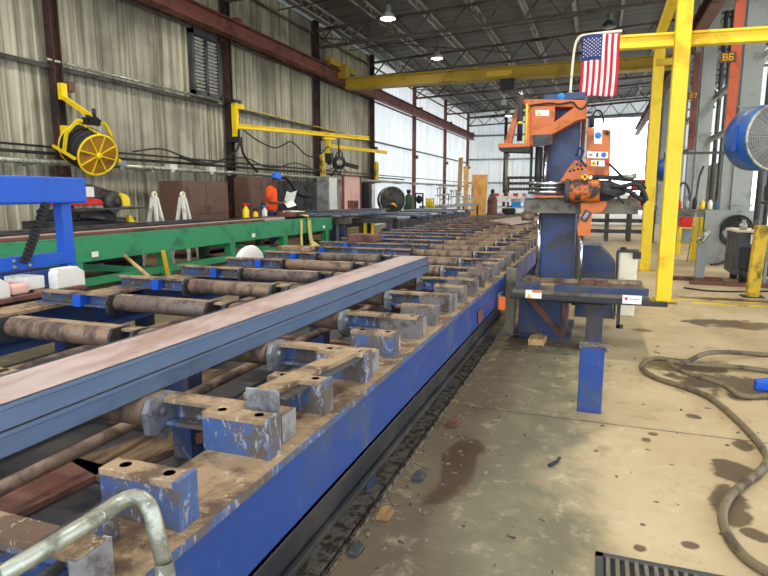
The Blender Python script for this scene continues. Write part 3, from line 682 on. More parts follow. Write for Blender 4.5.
# blue frame at the left edge, with cable chain
t = thing('blue_feed_frame', 'bright blue steel frame with deep top beam at the left edge', 'machine frame', (-4.6, 3.4, 0))
m = MB(); m.box(-4.72, -4.5, 1.2, 4.30, 1.365, 1.6); part('top_beam', m, 'blue_bright', t, .018)
m = MB(); m.bar((-4.6, 4.10, 1.37), (-4.6, 4.12, .3), .10, .11, (1, 0, 0)); part('post', m, 'blue_bright', t, .006)
m = MB(); m.bar((-4.6, 1.7, 1.37), (-4.6, 1.7, .3), .12, .13, (1, 0, 0)); part('post', m, 'blue_bright', t, .006)
m = MB(); m.box(-4.66, -4.54, 1.2, 4.12, .82, .93); part('lower_rail', m, 'blue_bright', t, .008)
for y in (3.58, 3.72):
    for z in (.85, .9):
        m = MB(); m.lathe([(.016, 0), (.016, .012), (.006, .014)], (-4.54, y - .05, z), (1, 0, 0), 8); part('bolt', m, 'zinc', t)
m = MB(); m.box(-4.75, -4.45, 1.2, 4.3, .22, .32); m.box(-4.7, -4.5, 3.2, 3.9, .6, .8); part('base_beam', m, 'blue', t, .008)
for y in (1.7, 4.1):
    m = MB(); m.box(-4.7, -4.5, y - .12, y + .12, 0, .22); part('foot', m, 'blue', t)
m = MB(); a = Vector((-4.46, 3.80, 1.36)); b = Vector((-4.46, 3.55, .88)); 
for i in range(15):
    p = a + (b - a) * (i + .1) / 15; q = a + (b - a) * (i + .85) / 15; m.bar(p, q, .04, .045, (1, 0, 0)); m.bar(p + Vector((0, .03, .02)), p + Vector((0, .03, .0)) + (b - a) * .03, .056, .02, (1, 0, 0))
solo('cable_chain', m, 'black', 'black cable chain hanging inside the bright blue frame', 'cable chain')

# white guide unit beside the conveyor under the blue frame
t = thing('side_guide', 'white side guide with brown rail and worn blocks below the blue frame', 'guide', (-4.15, 3.2, 0))
m = MB(); m.box(-4.06, -4.0, 2.0, 3.74, .665, .70); part('rail', m, 'brown', t, .004)
m = MB(); m.box(-4.06, -4.04, 2.0, 3.5, .50, .61); part('skirt', m, 'white', t, .004)
for y0, y1, h in ((3.55, 3.83, .85), (2.75, 3.14, .84)):
    m = MB(); m.prism([(y0, .672), (y1, .672), (y1, h - .05), (y1 - .07, h), (y0 + .02, h), (y0, h - .04)], 'x', -4.2, -4.1); part('block', m, 'white', t, .01)
m = MB(); m.box(-4.45, -4.12, 3.17, 3.32, .69, .77); part('pad', m, 'pink', t, .02)
m = MB(); m.box(-4.45, -4.2, 3.36, 3.52, .70, .80); part('side_plate', m, 'white', t, .006)
for y in (2.3, 3.66):
    m = MB(); m.box(-4.14, -4.02, y - .06, y + .06, .0, .66); l = part('leg', m, 'black_steel', t)
    m = MB(); m.ball((-4.01, y - .02, .60), .03, .045, .045); part('knob', m, 'white', l)
m = MB(); m.box(-4.45, -4.06, 2.0, 3.8, .63, .67); part('bed_plate', m, 'steel_dark', t)
mb = MB(); mb.tube([(-4.3, 4.5, .86), (-3.86, 4.36, .668)], .018, 8); solo('wood_stick', mb, 'wood', 'short wooden stick leaning by the conveyor near white block', 'stick')
mb = MB(); mb.bar((-6.8, 8.08, .0), (-6.78, 7.95, .52), .05, .05); solo('yellow_stake', mb, 'yellow_old', 'short yellow stake leaning against green table leg', 'stake')
mb = MB(); mb.lathe([(.05, .0), (.36, .0), (.40, .05), (.38, .1), (.2, .13), (.02, .135)], (0, 0, 0), n=28)
for i, p in enumerate(mb.v): mb.v[i] = Vector((-5.45 - p.z * .9, 8.55 + p.x * 1.05, .30 + p.y * .75))
mb.v = [Vector((p.x, p.y, max(p.z, .0))) for p in mb.v]
mb.box(-5.6, -5.5, 8.35, 8.75, 0, .12)
solo('round_lid', mb, 'paper', 'white round lid standing on edge between conveyor and green table', 'lid')

# ------------------------------------------------------------------ the roller conveyor
CV = thing('roller_conveyor', 'long blue roller conveyor with rusty rollers and cross channels', 'conveyor', (-2.4, 10.0, 0))
Y0, Y1, PITCH = 0.2, 21.4, 0.8
def side_beam(xo, xi, s, mt='blue'):
    """outside face at xo, flange reaching inwards to xi"""
    m = MB(); m.box(min(xo, xo - s * .02), max(xo, xo - s * .02), Y0, Y1, .375, .625); m.box(min(xo, xi), max(xo, xi), Y0, Y1, .375, .39)
    b = part('side_beam', m, mt, CV)
    f = MB(); f.box(min(xo + s * .006, xi), max(xo + s * .006, xi), Y0, Y1, .625, .65); part('top_flange', f, 'rust_tan', b)
    e = MB(); e.box(xo + s * .006 - .001, xo + s * .006 + .001, Y0, Y1, .622, .648); part('flange_edge', e, 'blue_worn', b)
    return b
sb = side_beam(-.875, -1.13, 1); side_beam(-3.97, -3.72, -1, 'navy')
m = MB(); m.box(-.95, -.90, Y0, 6.0, .235, .365); m.box(-.95, -.872, Y0, 6.0, .355, .374); m.box(-.95, -.868, Y0, 6.0, .225, .245); m.box(-1.2, -1.15, Y0, 6.0, .2, .37)
part('base_rail', m, 'black_steel', CV, .003)
# legs
legm = MB(); legm.box(-.06, .06, -.06, .06, 0, .62); legme = legm.mesh('leg', 'blue_dark')
for i in range(13):
    y = 0.9 + 1.66 * i
    for x in (-1.05, -2.08, -3.85): link_mesh('leg', legme, CV, (x + 2.4, y - 10, 0))
    m = MB(); m.box(-3.8, -1.0, y + .25, y + .33, .12, .2); part('cross_tie', m, 'brown', CV)
    if i < 8:
        m = MB(); m.bar((-2.05, y, .12), (-1.1, y + .75, .14), .07, .06); part('diagonal_brace', m, 'brown', CV)
for x in (-1.94, -3.2):
    m = MB(); m.tube([(x, .3, .42), (x, 20.5, .42)], .028, 10); part('tie_pipe', m, 'roller', CV)
m = MB(); m.tube([(-2.55, .3, .3), (-2.55, 20.5, .3)], .02, 8); part('drive_shaft', m, 'steel_dark', CV)
# cross channel: tan top, blue web at the back, open towards the viewer
chm = MB(); chm.mat = 1; chm.box(-1.52, 1.48, -.075, .0, .735, .75); chm.mat = 0; chm.box(-1.52, 1.48, -.012, .0, .655, .735); chm.box(-1.52, 1.48, -.07, .0, .651, .663)
chme = chm.mesh('cross_channel', ['blue_worn', 'rust_tan'])
epm = MB(); epm.box(1.462, 1.482, -.08, .012, .652, .745); epme = epm.mesh('end_plate', 'steel')
plm = MB(); plm.prism([(-.145, .64), (-.07, .60), (.01, .66), (.01, .73), (-.02, .758), (-.13, .758), (-.155, .72)], 'x', .985, 1.01); plm.lathe([(.016, 0), (.016, .012), (.004, .014)], (1.01, -.085, .705), (1, 0, 0), 8)
plme = plm.mesh('bearing_plate', 'steel')
lpm = MB(); lpm.prism([(-.145, .64), (-.07, .60), (.01, .66), (.01, .73), (-.02, .758), (-.13, .758), (-.155, .72)], 'x', 0, .02); lpme = lpm.mesh('bearing_plate', 'steel_dark')
rm = MB(); rm.lathe([(.02, 0), (.05, .0), (.054, .006), (.054, .754), (.05, .76), (.02, .76)], (0, 0, 0), (1, 0, 0), 20); rme = rm.mesh('roller', 'roller')
rm2 = MB(); rm2.lathe([(.02, 0), (.05, .0), (.054, .006), (.054, .754), (.05, .76), (.02, .76)], (0, 0, 0), (1, 0, 0), 20); rme2 = rm2.mesh('roller', 'roller_dark')
shm = MB(); shm.lathe([(.018, -.05), (.018, 0)], (0, 0, 0), (1, 0, 0), 10); shme = shm.mesh('shaft_end', 'steel_dark')
# stop brackets standing on the flange: front plate, drilled top, taller right end plate
bkm = MB(); bkm.box(-.125, .10, 0, .018, .65, .77); bkm.mat = 1; bkm.box(-.125, .10, -.002, .065, .759, .775)
bkm.mat = 2
for x in (-.075, .06): bkm.lathe([(.001, 0), (.015, 0)], (x, .036, .7758), (0, 0, 1), 12)
bkm.mat = 0; bkm.box(.1005, .115, -.004, .07, .65, .778)
bkme = bkm.mesh('stop_bracket', ['blue_worn', 'rust_tan', 'black'])
bkm2 = MB(); bkm2.box(-.125, .10, 0, .018, .65, .765); bkm2.mat = 1; bkm2.box(-.125, .10, -.002, .05, .753, .768); bkm2.mat = 0; bkm2.box(.095, .112, -.03, .055, .65, .772)
bkme2 = bkm2.mesh('stop_bracket', ['grimy', 'rust_tan'])
bkme3 = bkm.mesh('stop_bracket', ['grimy', 'rust_tan', 'black'])
clm = MB(); clm.box(0, .07, -.10, -.02, .652, .738); clme = clm.mesh('clip', 'blue_bright')
NB = 25
for k in range(NB):
    y = 0.86 + PITCH * k
    c = link_mesh('cross_channel', chme, CV, (0, y - 10, 0))
    link_mesh('end_plate', epme, c)
    link_mesh('bearing_plate', plme, c)
    if k == 0:
        pass
    r = link_mesh('roller', rme, CV, (.205, y - .085 - 10, .70)); r.rotation_euler = (R(31 * k), 0, 0)
    link_mesh('bearing_plate', lpme, c, (.18, 0, 0))
    if k < 8:
        r2 = link_mesh('roller', rme2 if k % 2 else rme, CV, (-.72, y - .085 - 10, .70)); r2.rotation_euler = (R(47 * k), 0, 0)
        link_mesh('shaft_end', shme, r2)
        link_mesh('bearing_plate', lpme, c, (-.77, 0, 0)); link_mesh('bearing_plate', lpme, c, (.045, 0, 0))
    link_mesh('clip', clme, c, (-1.12, 0, 0))
    if k > 0: link_mesh('stop_bracket', bkme if k < 3 else (bkme3 if k % 2 else bkme2), CV, (1.385, y - .19 - 10, 0))
    link_mesh('stop_bracket', bkme if k < 3 else (bkme2 if k % 2 else bkme3), CV, (1.385, y + .2 - 10, 0))
m = MB(); m.box(-3.8, -1.0, 21.3, 21.4, .4, .74); part('end_beam', m, 'steel_dark', CV)
m = MB(); m.lathe([(.05, 0), (.062, .02), (.05, .045), (.03, .05)], (-3.72, 4.18, .66), n=20); part('pivot_boss', m, 'steel', CV)
m = MB(); m.box(-.868, -.862, 4.62, 4.8, .42, .52); part('label', m, 'red_oxide', CV)

# two stacked steel channels lying on the rollers
ang = math.atan2(.045, 4.0)
def stock(z0, h, ln, label, dx):
    t = thing('steel_channel', label, 'steel channel', (-1.60 + dx, 0.5, z0), -ang * .9, 'channels on the conveyor')
    def L(p): return WM[t] @ Vector(p)
    m = MB(); m.box(-.125, .125, 0, ln, h - .012, h); m.v = [L(p) for p in m.v]; part('web', m, 'mill_top', t)
    for s, nm in ((-1, 'flange'), (1, 'flange')):
        m = MB(); m.prism([(s * .125, 0), (s * .125, h - .016), (s * .13, h - .012), (s * .13, h), (s * .115, h), (s * .115, 0)], 'y', 0, ln); m.v = [L(p) for p in m.v]; part(nm, m, 'mill', t)
    m = MB(); m.box(-.115, .115, .05, ln - .02, h - .03, h - .02); m.v = [L(p) for p in m.v]; part('fillet', m, 'mill', t)
stock(.756, .068, 4.62, 'lower steel channel of the two stacked on the near rollers', .012)
stock(.825, .068, 4.62, 'upper steel channel of the two stacked, with pinkish mill scale on top', 0)

m = MB(); m.box(-3.9, -1.25, .3, 20.8, .004, .014); part('under_shade_sheet', m, 'black_steel', CV)  # black sheet added to paint the shade below the rollers
# loose pieces on the conveyor
mb = MB(); mb.box(-1.045, -.925, 1.572, 1.582, .752, .832); solo('steel_offcut', mb, 'steel', 'square bright steel offcut standing on edge on a near cross channel', 'offcut', None, .002)
mb = MB(); mb.bar((-1.075, 1.66, .765), (-.985, 2.35, .765), .085, .022); solo('flat_bar', mb, 'rust_tan', 'short rusty flat bar lying across two cross channels by the offcut', 'flat bar', None, .002)
mb = MB(); mb.bar((-1.0, 1.70, .7535), (-.94, 2.30, .7535), .05, .006); solo('thin_strip', mb, 'steel_dark', 'thin dark strip lying beneath the short rusty flat bar', 'strip')
mb = MB(); mb.prism([(-2.55, 14.8), (-1.85, 13.4), (-1.35, 16.9), (-2.2, 17.6)], 'z', .76, .80); solo('rusty_plate', mb, 'mill_top', 'pale pinkish plate lying on the far rollers of the conveyor', 'plate')
mb = MB(); mb.box(-3.45, -3.05, 8.0, 8.35, .755, .86); solo('steel_block', mb, 'brown', 'brown steel block sitting on the left end of the rollers', 'block', None, .01)
mb = MB(); mb.box(-3.8, -3.35, 6.5, 6.7, .753, .80); solo('rusty_shim', mb, 'rust_tan', 'flat rusty shim at the left ends of the rollers', 'shim', None, .006)

# ---- bright clamp on the nearest corner
t = thing('c_clamp', 'zinc plated clamp with bent round arm at the bottom left corner', 'clamp', (-.95, .85, .65))
P = [Vector((p[0], y, p[1])) for p, y in (((-0.991, 0.762), .66), ((-0.973, 0.775), .68), ((-0.945, 0.791), .73), ((-0.918, 0.808), .785), ((-0.905, 0.816), .84), ((-0.891, 0.825), .885), ((-0.864, 0.827), .9), ((-0.837, 0.803), .9), ((-0.821, 0.756), .895), ((-0.803, 0.702), .89))]
m = MB(); m.tube(spline(P, 5), .0175, 12); part('arm', m, 'zinc', t)
m = MB(); pts = spline([p + Vector((-.018, .022, -.004)) for p in P[2:6]], 5)
for a, b in zip(pts, pts[1:]): m.bar(a, b, .012, .028)
part('rib', m, 'steel_dark', t)
m = MB(); m.lathe([(.026, 0), (.03, .01), (.03, .03), (.024, .04)], P[1], P[0] - P[1], 6); part('clamp_nut', m, 'zinc', t)
m = MB(); m.tube([P[-1], P[-1] + Vector((.014, -.01, -.10)), P[-1] + Vector((.02, -.015, -.16))], [.019, .022, .006], 10); part('jaw', m, 'zinc', t)
# gusset and bolt on the near corner
m = MB(); m.prism([(.78, .652), (1.0, .652), (1.0, .75), (.965, .752), (.94, .70), (.90, .685), (.78, .68)], 'x', -1.04, -1.028); part('gusset', m, 'blue_worn', CV)
m = MB(); m.lathe([(.018, 0), (.018, .02), (.012, .022), (.012, .012), (.002, .012)], (-.985, .80, .656), n=14); m.box(-1.01, -.955, .77, .83, .651, .657); part('bolt', m, 'brown', CV)

# debris below and beside the conveyor
for i, (x, y, w_, l, a, mt) in enumerate(((-2.3, 2.6, .3, .9, .3, 'wood_shaded'), (-2.75, 3.4, .25, 1.0, -.2, 'wood_shaded'), (-1.7, 3.0, .2, .8, .8, 'steel_dark'), (-2.5, 1.9, .3, .7, .1, 'brown'), (-1.6, 4.3, .25, .9, -.5, 'wood_shaded'))):
    lb = ['short old board on the floor below the near rollers', 'long old board lying under the left rollers', 'dark steel strip lying askew beneath the conveyor', 'brown plate on the floor below the stacked channels', 'board lying askew below the far end of stacked channels'][i]
    m = MB(); d = Vector((math.sin(a), math.cos(a), 0)) * l / 2; m.bar(Vector((x, y, .03)) - d, Vector((x, y, .03)) + d, w_, .03); solo('scrap_board', m, mt, lb, 'board', 'boards under the conveyor')
m = MB(); rr = random.Random(3)
for i in range(420):
    x = -.98 + abs(rr.gauss(0, .25)) if rr.random() < .75 else rr.uniform(-.8, 1.2); y = rr.uniform(1.2, 6.2)
    if -1.0 < x < 1.2:
        s = rr.uniform(.004, .011); a = rr.random() * 6; d = Vector((math.cos(a), math.sin(a), 0)) * s * rr.uniform(.8, 2)
        m.bar(Vector((x, y, s * .3)) - d, Vector((x, y, s * .3)) + d, s, s * .6)
solo('metal_chips', m, 'chip', 'small metal chips scattered on the floor beside the conveyor', 'debris', None, 0, 'stuff')
m = MB(); m.box(-1.05, -.93, Y0, 6.0, 0, .02); m.box(-.915, -.90, 1.0, 5.9, 0, .02); struct('trim_10', m, 'chip')
for i, (x, y, s, mt) in enumerate(((-.84, 2.35, .03, 'wood'), (-.86, 2.05, .025, 'steel_dark'), (-.80, 2.75, .03, 'steel_dark'), (-.80, 3.5, .035, 'brown'), (-.5, 5.85, .08, 'wood'))):
    lb = ['pale splinter of timber by the conveyor rail', 'dark bent scrap nearest the camera by the conveyor rail', 'dark scrap lump halfway along the conveyor rail', 'brown scrap lump by conveyor rail short of saw', 'pale brick-like block in front of the blue saw pedestal'][i]
    m = MB(); m.prism([(-s, -s * 1.8), (s * .8, -s * 1.5), (s, s), (-.2 * s, s * 1.9), (-s, s)], 'z', 0, s * .8); m.v = [p + Vector((x, y, 0)) for p in m.v]; solo('scrap_piece', m, mt, lb, 'scrap', None, .004)
m = MB(); m.tube([(-.18, 3.1, .012), (-.14, 3.17, .012), (-.13, 3.2, .02)], .009, 6)
solo('scrap_curl', m, 'black_steel', 'small dark curl of scrap lying on bare floor', 'scrap', loc=(-.15, 3.15, 0))

# ------------------------------------------------------------------ the vertical band saw
S = thing('band_saw', 'tall blue and orange upright band saw beside the conveyor', 'band saw', (-.4, 6.4, 0))
m = MB(); m.box(-.72, -.26, 6.06, 6.10, 0.02, .50); m.box(-.72, -.68, 6.10, 6.9, .02, .5); m.box(-.3, -.26, 6.10, 6.9, .02, .5); m.box(-.76, -.2, 6.02, 7.0, 0, .025); pd = part('pedestal', m, 'blue_dark', S, .004)
m = MB(); m.bar((-.67, 6.045, .47), (-.30, 6.045, .06), .03, .06); m.bar((-.28, 6.04, .02), (-.26, 6.04, .5), .05, .04); part('brace', m, 'brown', pd)
m = MB(); m.box(-.86, -.76, 6.04, 6.12, 0, .70); m.box(-.9, -.70, 6.02, 6.2, 0, .03); part('support_leg', m, 'olive', S, .004)
m = MB(); m.box(-.74, .46, 5.62, 6.75, .50, .545); tb = part('table', m, 'olive', S, .004)
m = MB(); m.box(-.74, .60, 5.52, 5.60, .485, .525); part('front_rail', m, 'black_steel', S, .006)
m = MB(); m.box(-.36, .46, 5.72, 5.82, .535, .60); m.box(-.72, -.5, 5.72, 5.9, .535, .60); part('trough', m, 'blue_dark', tb, .004)
m = MB(); m.box(-.7, .44, 6.28, 6.34, .545, .585); m.box(-.7, -.3, 6.0, 6.05, .545, .57); part('fence_bar', m, 'rust_tan', tb, .004)
m = MB()
rr = random.Random(5)
for i in range(16):
    x = rr.uniform(-.1, .12); y = rr.uniform(5.95, 6.2); m.bar((x - .05, y, .57 + rr.random() * .03), (x + .05, y + .03, .57 + rr.random() * .03), .02, .02)
solo('swarf_pile', m, 'brown', 'small brown heap of swarf on the saw table', 'swarf', None, 0, 'stuff')
for x0, x1, nm in ((-.60, -.455, 'label_orange'), (.235, .39, 'red')):
    m = MB(); m.box(x0, x1, 5.51, 5.52 if 0 else 5.518, .50, .575); l = part('warning_label', m, 'paper', S)
    m = MB()
    if nm == 'label_orange':
        m.prism([(x0 + .012, .505), (x0 + .055, .505), (x0 + .034, .545)], 'y', 5.505, 5.511); part('label_triangle', m, 'label_yellow', l)
        m = MB(); m.box(x0 + .06, x1, 5.505, 5.511, .555, .575); part('label_bar', m, 'label_orange', l)
    else:
        m.ball((x0 + .03, 5.508, .545), .014, .004, .014, 8, 6); m.box(x0 + .06, x1 - .02, 5.505, 5.511, .54, .546); part('label_mark', m, 'red', l)
m = MB(); m.box(-.06, .09, 5.84, 5.94, 0.012, .49); m.box(-.09, .13, 5.80, 5.98, 0, .012); part('table_leg', m, 'blue_dark', S, .004)
m = MB(); m.lathe([(.015, 0), (.035, .0), (.035, .07), (.015, .07)], (-.2, 5.75, .45), (1, 0, 0), 12); m.tube([(-.26, 5.75, .45), (.12, 5.75, .45)], .018, 8); part('roller_bolt', m, 'black_steel', S)
m = MB(); m.box(.20, .23, 5.62, 5.66, .25, .49); m.box(.20, .26, 5.62, 5.66, .25, .28); part('drop_bracket', m, 'black_steel', S)
# mast, rods
m = MB(); m.box(-.585, -.225, 6.55, 6.95, .50, 2.46); ms = part('mast', m, 'navy', S, .012)
m = MB(); m.box(-.60, -.19, 6.53, 6.97, 2.40, 2.47); part('mast_cap', m, 'navy', ms, .006)
m = MB(); m.lathe([(.001, 0), (.04, 0), (.04, .006), (.001, .006)], (-0.429, 2.431)[:1] + (6.525,) + (-0.429, 2.431)[1:], (0, -1, 0), 18); part('round_badge', m, 'label_blue', ms)
for x in (-.59, -.19):
    m = MB(); m.tube([(x, 6.5, .545), (x, 6.5, 1.26 if x < -.5 else 2.3)], .022, 12); part('guide_rod', m, 'chrome', S)
for x, r_ in ((-.615, .038), (-.69, .014)):
    m = MB(); m.tube([(x, 6.42, 1.40), (x, 6.42, 1.93)], r_, 14); part('ram', m, 'black_steel', S)
m = MB(); m.tube([(-.545, 6.42, 1.40), (-.545, 6.42, 1.93)], .018, 12); part('ram_rod', m, 'chrome', S)
# upper orange arm
A = [(-0.809, 2.397), (-0.188, 2.356), (-0.159, 2.326), (-0.161, 2.183), (-0.236, 2.176), (-0.403, 2.086), (-0.479, 2.039), (-0.505, 1.971), (-0.702, 1.937), (-0.744, 1.978), (-0.746, 2.315)]
m = MB(); 
top = [(-0.830, 2.408), (-0.179, 2.365), (-0.167, 2.297), (-0.757, 2.336)]
m.prism(top, 'y', 6.35, 6.52)
plate = [(-0.758, 2.355), (-0.472, 2.331), (-0.467, 2.215), (-0.490, 2.079), (-0.495, 1.951), (-0.722, 1.937)]
m.prism(plate, 'y', 6.35, 6.52)
strut = [(-0.271, 2.312), (-0.167, 2.307), (-0.170, 2.183), (-0.245, 2.176), (-0.479, 2.049), (-0.706, 2.027), (-0.707, 2.066), (-0.456, 2.175)]
m.prism(strut, 'y', 6.33, 6.52)
ua = part('upper_arm', m, 'orange', S, .004)
m = MB(); m.prism([(-0.684, 2.044), (-0.487, 2.047), (-0.502, 1.940), (-0.660, 1.924)], 'y', 6.325, 6.348); part('worn_pad', m, 'grey_dark', ua)
m = MB(); m.prism([(-0.841, 2.343), (-0.802, 2.351), (-0.880, 1.998), (-0.878, 1.938), (-0.970, 1.940)], 'y', 6.30, 6.36)
m.prism([(-0.741, 2.328), (-0.712, 2.327), (-0.697, 1.933), (-0.757, 1.934)], 'y', 6.30, 6.36); part('arm_leg', m, 'orange', S, .003)
m = MB(); m.prism([(-1.011, 1.961), (-0.757, 1.954), (-0.686, 1.923), (-0.695, 1.883), (-0.999, 1.890)], 'y', 6.22, 6.46); ft = part('arm_foot', m, 'orange', S, .004)
m = MB(); m.prism([(-1.000, 1.916), (-0.686, 1.923), (-0.694, 1.863), (-0.978, 1.880)], 'y', 6.21, 6.45); part('foot_pad', m, 'grey_dark', ft)
c0 = (-0.801, 1.984); c1 = (-0.802, 2.426); c2 = (-0.798, 2.464)
m = MB(); m.tube([(c0[0], 6.28, c0[1]), (c1[0], 6.28, c1[1])], .027, 12); cy = part('cylinder', m, 'black_steel', S)
m = MB(); m.tube([(c1[0], 6.28, c1[1]), (c2[0], 6.28, c2[1])], .02, 10); part('cylinder_cap', m, 'chrome', cy)
m = MB(); m.box(c1[0] - .012, c1[0] + .03, 6.22, 6.26, 2.15, 2.17); m.tube([(c0[0] + .06, 6.3, 1.93), (c1[0] + .06, 6.3, 2.35)], .012, 8); part('fittings', m, 'label_yellow', cy)
m = MB(); m.prism([(-0.660, 2.290), (-0.528, 2.284), (-0.525, 2.226), (-0.658, 2.232)], 'y', 6.340, 6.348); l = part('warning_label', m, 'paper', ua)
m = MB(); m.prism([(-0.642, 2.239), (-0.603, 2.238), (-0.624, 2.278)], 'y', 6.335, 6.339); part('label_triangle', m, 'label_yellow', l)
pp = [(-0.741, 2.272), (-0.704, 2.329), (-0.616, 2.344), (-0.519, 2.349), (-0.422, 2.335), (-0.309, 2.348), (-0.259, 2.298), (-0.211, 2.277), (-0.158, 2.331)]
m = MB(); m.tube(spline([(a, 6.325, b) for a, b in pp], 5), .009, 7); part('hydraulic_hose', m, 'black', ua)
# fine vertical bar under the foot
p0 = (-0.933, 1.881); p1 = (-0.916, 1.522)
m = MB(); m.tube([(p0[0], 6.34, p0[1]), (p0[0], 6.34, 1.43)], .014, 8); m.lathe([(.03, 0), (.03, .03)], (p0[0], 6.34, p0[1] - .05), n=10); part('blade_guide', m, 'olive', S)
# cross beam head
m = MB(); m.box(-.73, .36, 6.26, 6.44, 1.255, 1.405); cb = part('cross_beam', m, 'olive', S, .006)
m = MB(); m.box(-.72, -.52, 6.22, 6.3, 1.405, 1.46); m.box(-.86, -.72, 6.24, 6.34, 1.37, 1.40); part('beam_saddle', m, 'steel', cb, .004)
m = MB(); m.tube([(-.74, 6.2, 1.225), (-.62, 6.2, 1.225)], .045, 14); part('beam_roller', m, 'roller', cb)
for dz, r in ((.055, .022), (-.03, .02), (.012, .012)):
    m = MB(); m.tube([(-.68, 6.16, 1.50 + dz), (-.30, 6.16, 1.50 + dz)], r, 12); part('clamp_rod', m, 'chrome', S)
m = MB(); m.box(-.62, -.3, 6.12, 6.2, 1.415, 1.435); part('clamp_base', m, 'orange', S)
w0 = [(-0.249, 1.779), (-0.173, 1.754), (-0.103, 1.652), (-0.115, 1.527), (-0.407, 1.529), (-0.319, 1.684)]
m = MB(); m.prism(w0, 'y', 6.2, 6.5); wd = part('tilt_bracket', m, 'orange', S, .004)
m = MB()
BH = [(-0.290, 1.674), (-0.253, 1.683), (-0.216, 1.692), (-0.179, 1.692), (-0.228, 1.736), (-0.190, 1.725)]
for a, b in BH: m.lathe([(.012, 0), (.012, .01), (.002, .011)], (a, 6.2, b), (0, -1, 0), 8)
part('bolt_heads', m, 'black_steel', wd)
# motor
mc = (-0.120, 1.479)
m = MB(); m.lathe([(.05, -.17), (.105, -.165), (.11, -.14), (.11, .10), (.10, .12)], (mc[0], 6.12, mc[1]), (1, 0, 0), 24); mo = part('motor', m, 'orange_dirty', S)
m = MB(); m.lathe([(.10, .10), (.098, .2), (.07, .26), (.04, .34), (.02, .35)], (mc[0], 6.12, mc[1]), (1, .0, .02), 20); part('motor_fan_cover', m, 'black_steel', mo)
m = MB(); m.lathe([(.06, -.21), (.115, -.20), (.115, -.165), (.06, -.16)], (mc[0], 6.12, mc[1]), (1, 0, 0), 20); part('motor_flange', m, 'steel_dark', mo)
# control box
cbx = [(-0.154, 2.095), (0.067, 2.059), (0.078, 1.623), (-0.145, 1.635)]
m = MB(); m.prism(cbx, 'y', 6.25, 6.45); bx = part('control_box', m, 'orange', S, .008)
for nm, q in (('instruction_label', [(-0.089, 2.073), (-0.011, 2.066), (-0.008, 1.929), (-0.081, 1.936)]),
              ('warning_label', [(-0.142, 1.866), (0.051, 1.852), (0.055, 1.790), (-0.139, 1.799)]),
              ('warning_label', [(-0.101, 1.779), (0.028, 1.772), (0.031, 1.714), (-0.098, 1.721)])):
    m = MB(); m.prism(q, 'y', 6.243, 6.249); l = part(nm, m, 'paper', bx)
    cx = sum(p[0] for p in q) / 4; cz = sum(p[1] for p in q) / 4
    if nm == 'instruction_label':
        m = MB(); m.lathe([(.001, 0), (.03, 0), (.03, .004), (.001, .004)], (cx, 6.243, cz + .01), (0, -1, 0), 16); part('round_mark', m, 'label_blue', l)
    elif q[0][1] > 1.83 and False: pass
    else:
        wdt = q[1][0] - q[0][0]
        m = MB(); m.lathe([(.001, 0), (.024, 0), (.024, .004), (.001, .004)], (cx + wdt * .3, 6.243, cz), (0, -1, 0), 14) if wdt > .17 else m.prism([(cx - .06, cz - .02), (cx - .01, cz - .02), (cx - .035, cz + .025)], 'y', 6.239, 6.243); part('label_mark', m, 'label_blue' if wdt > .17 else 'label_yellow', l)
        m = MB(); m.box(cx - .01, cx + .005, 6.238, 6.243, cz - .02, cz + .02); m.box(cx - wdt * .4, cx - wdt * .25, 6.238, 6.243, cz - .004, cz + .008); part('label_text', m, 'ink_dark', l)
for q in ((0.032, 2.032), (0.047, 1.757)):
    m = MB(); m.lathe([(.02, 0), (.02, .03), (.012, .035)], (q[0], 6.25, q[1]), (0, -1, 0), 12); part('push_button', m, 'red' if q[1] < 1.9 else 'ink_dark', bx)
q = (-0.110, 2.127)
m = MB(); m.tube(spline([(q[0], 6.35, 2.10), (q[0], 6.35, 2.19), (q[0] + .03, 6.35, 2.26), (q[0] + .08, 6.36, 2.24), (q[0] + .11, 6.38, 2.14)], 5), .009, 7); m.lathe([(.022, 0), (.022, .09), (.012, .1)], (q[0], 6.35, 2.1), n=10); part('cable', m, 'black', bx)
# lower orange bracket
lb_ = [(-0.181, 1.392), (0.056, 1.421), (0.069, 1.345), (0.028, 1.277), (-0.063, 1.257), (-0.070, 1.042), (-0.182, 1.040), (-0.196, 1.118), (-0.165, 1.256)]
m = MB(); m.prism(lb_, 'y', 6.15, 6.26); lo = part('lower_bracket', m, 'orange', S, .004)
a = (-0.096, 1.287); b = (-0.142, 1.190)
m = MB(); m.bar((a[0], 6.14, a[1]), (b[0], 6.14, b[1]), .02, .065, (1, 0, 0)); part('slot_frame', m, 'black_steel', lo)
m = MB(); m.bar((a[0] - .004, 6.128, a[1] - .01), (b[0] + .004, 6.128, b[1] + .012), .02, .036, (1, 0, 0)); part('slot_glass', m, 'steel', lo)
q = (-0.146, 1.037)
m = MB(); m.tube([(q[0], 6.2, 1.06), (q[0], 6.2, .545)], .014, 10); part('feed_rod', m, 'chrome', S)
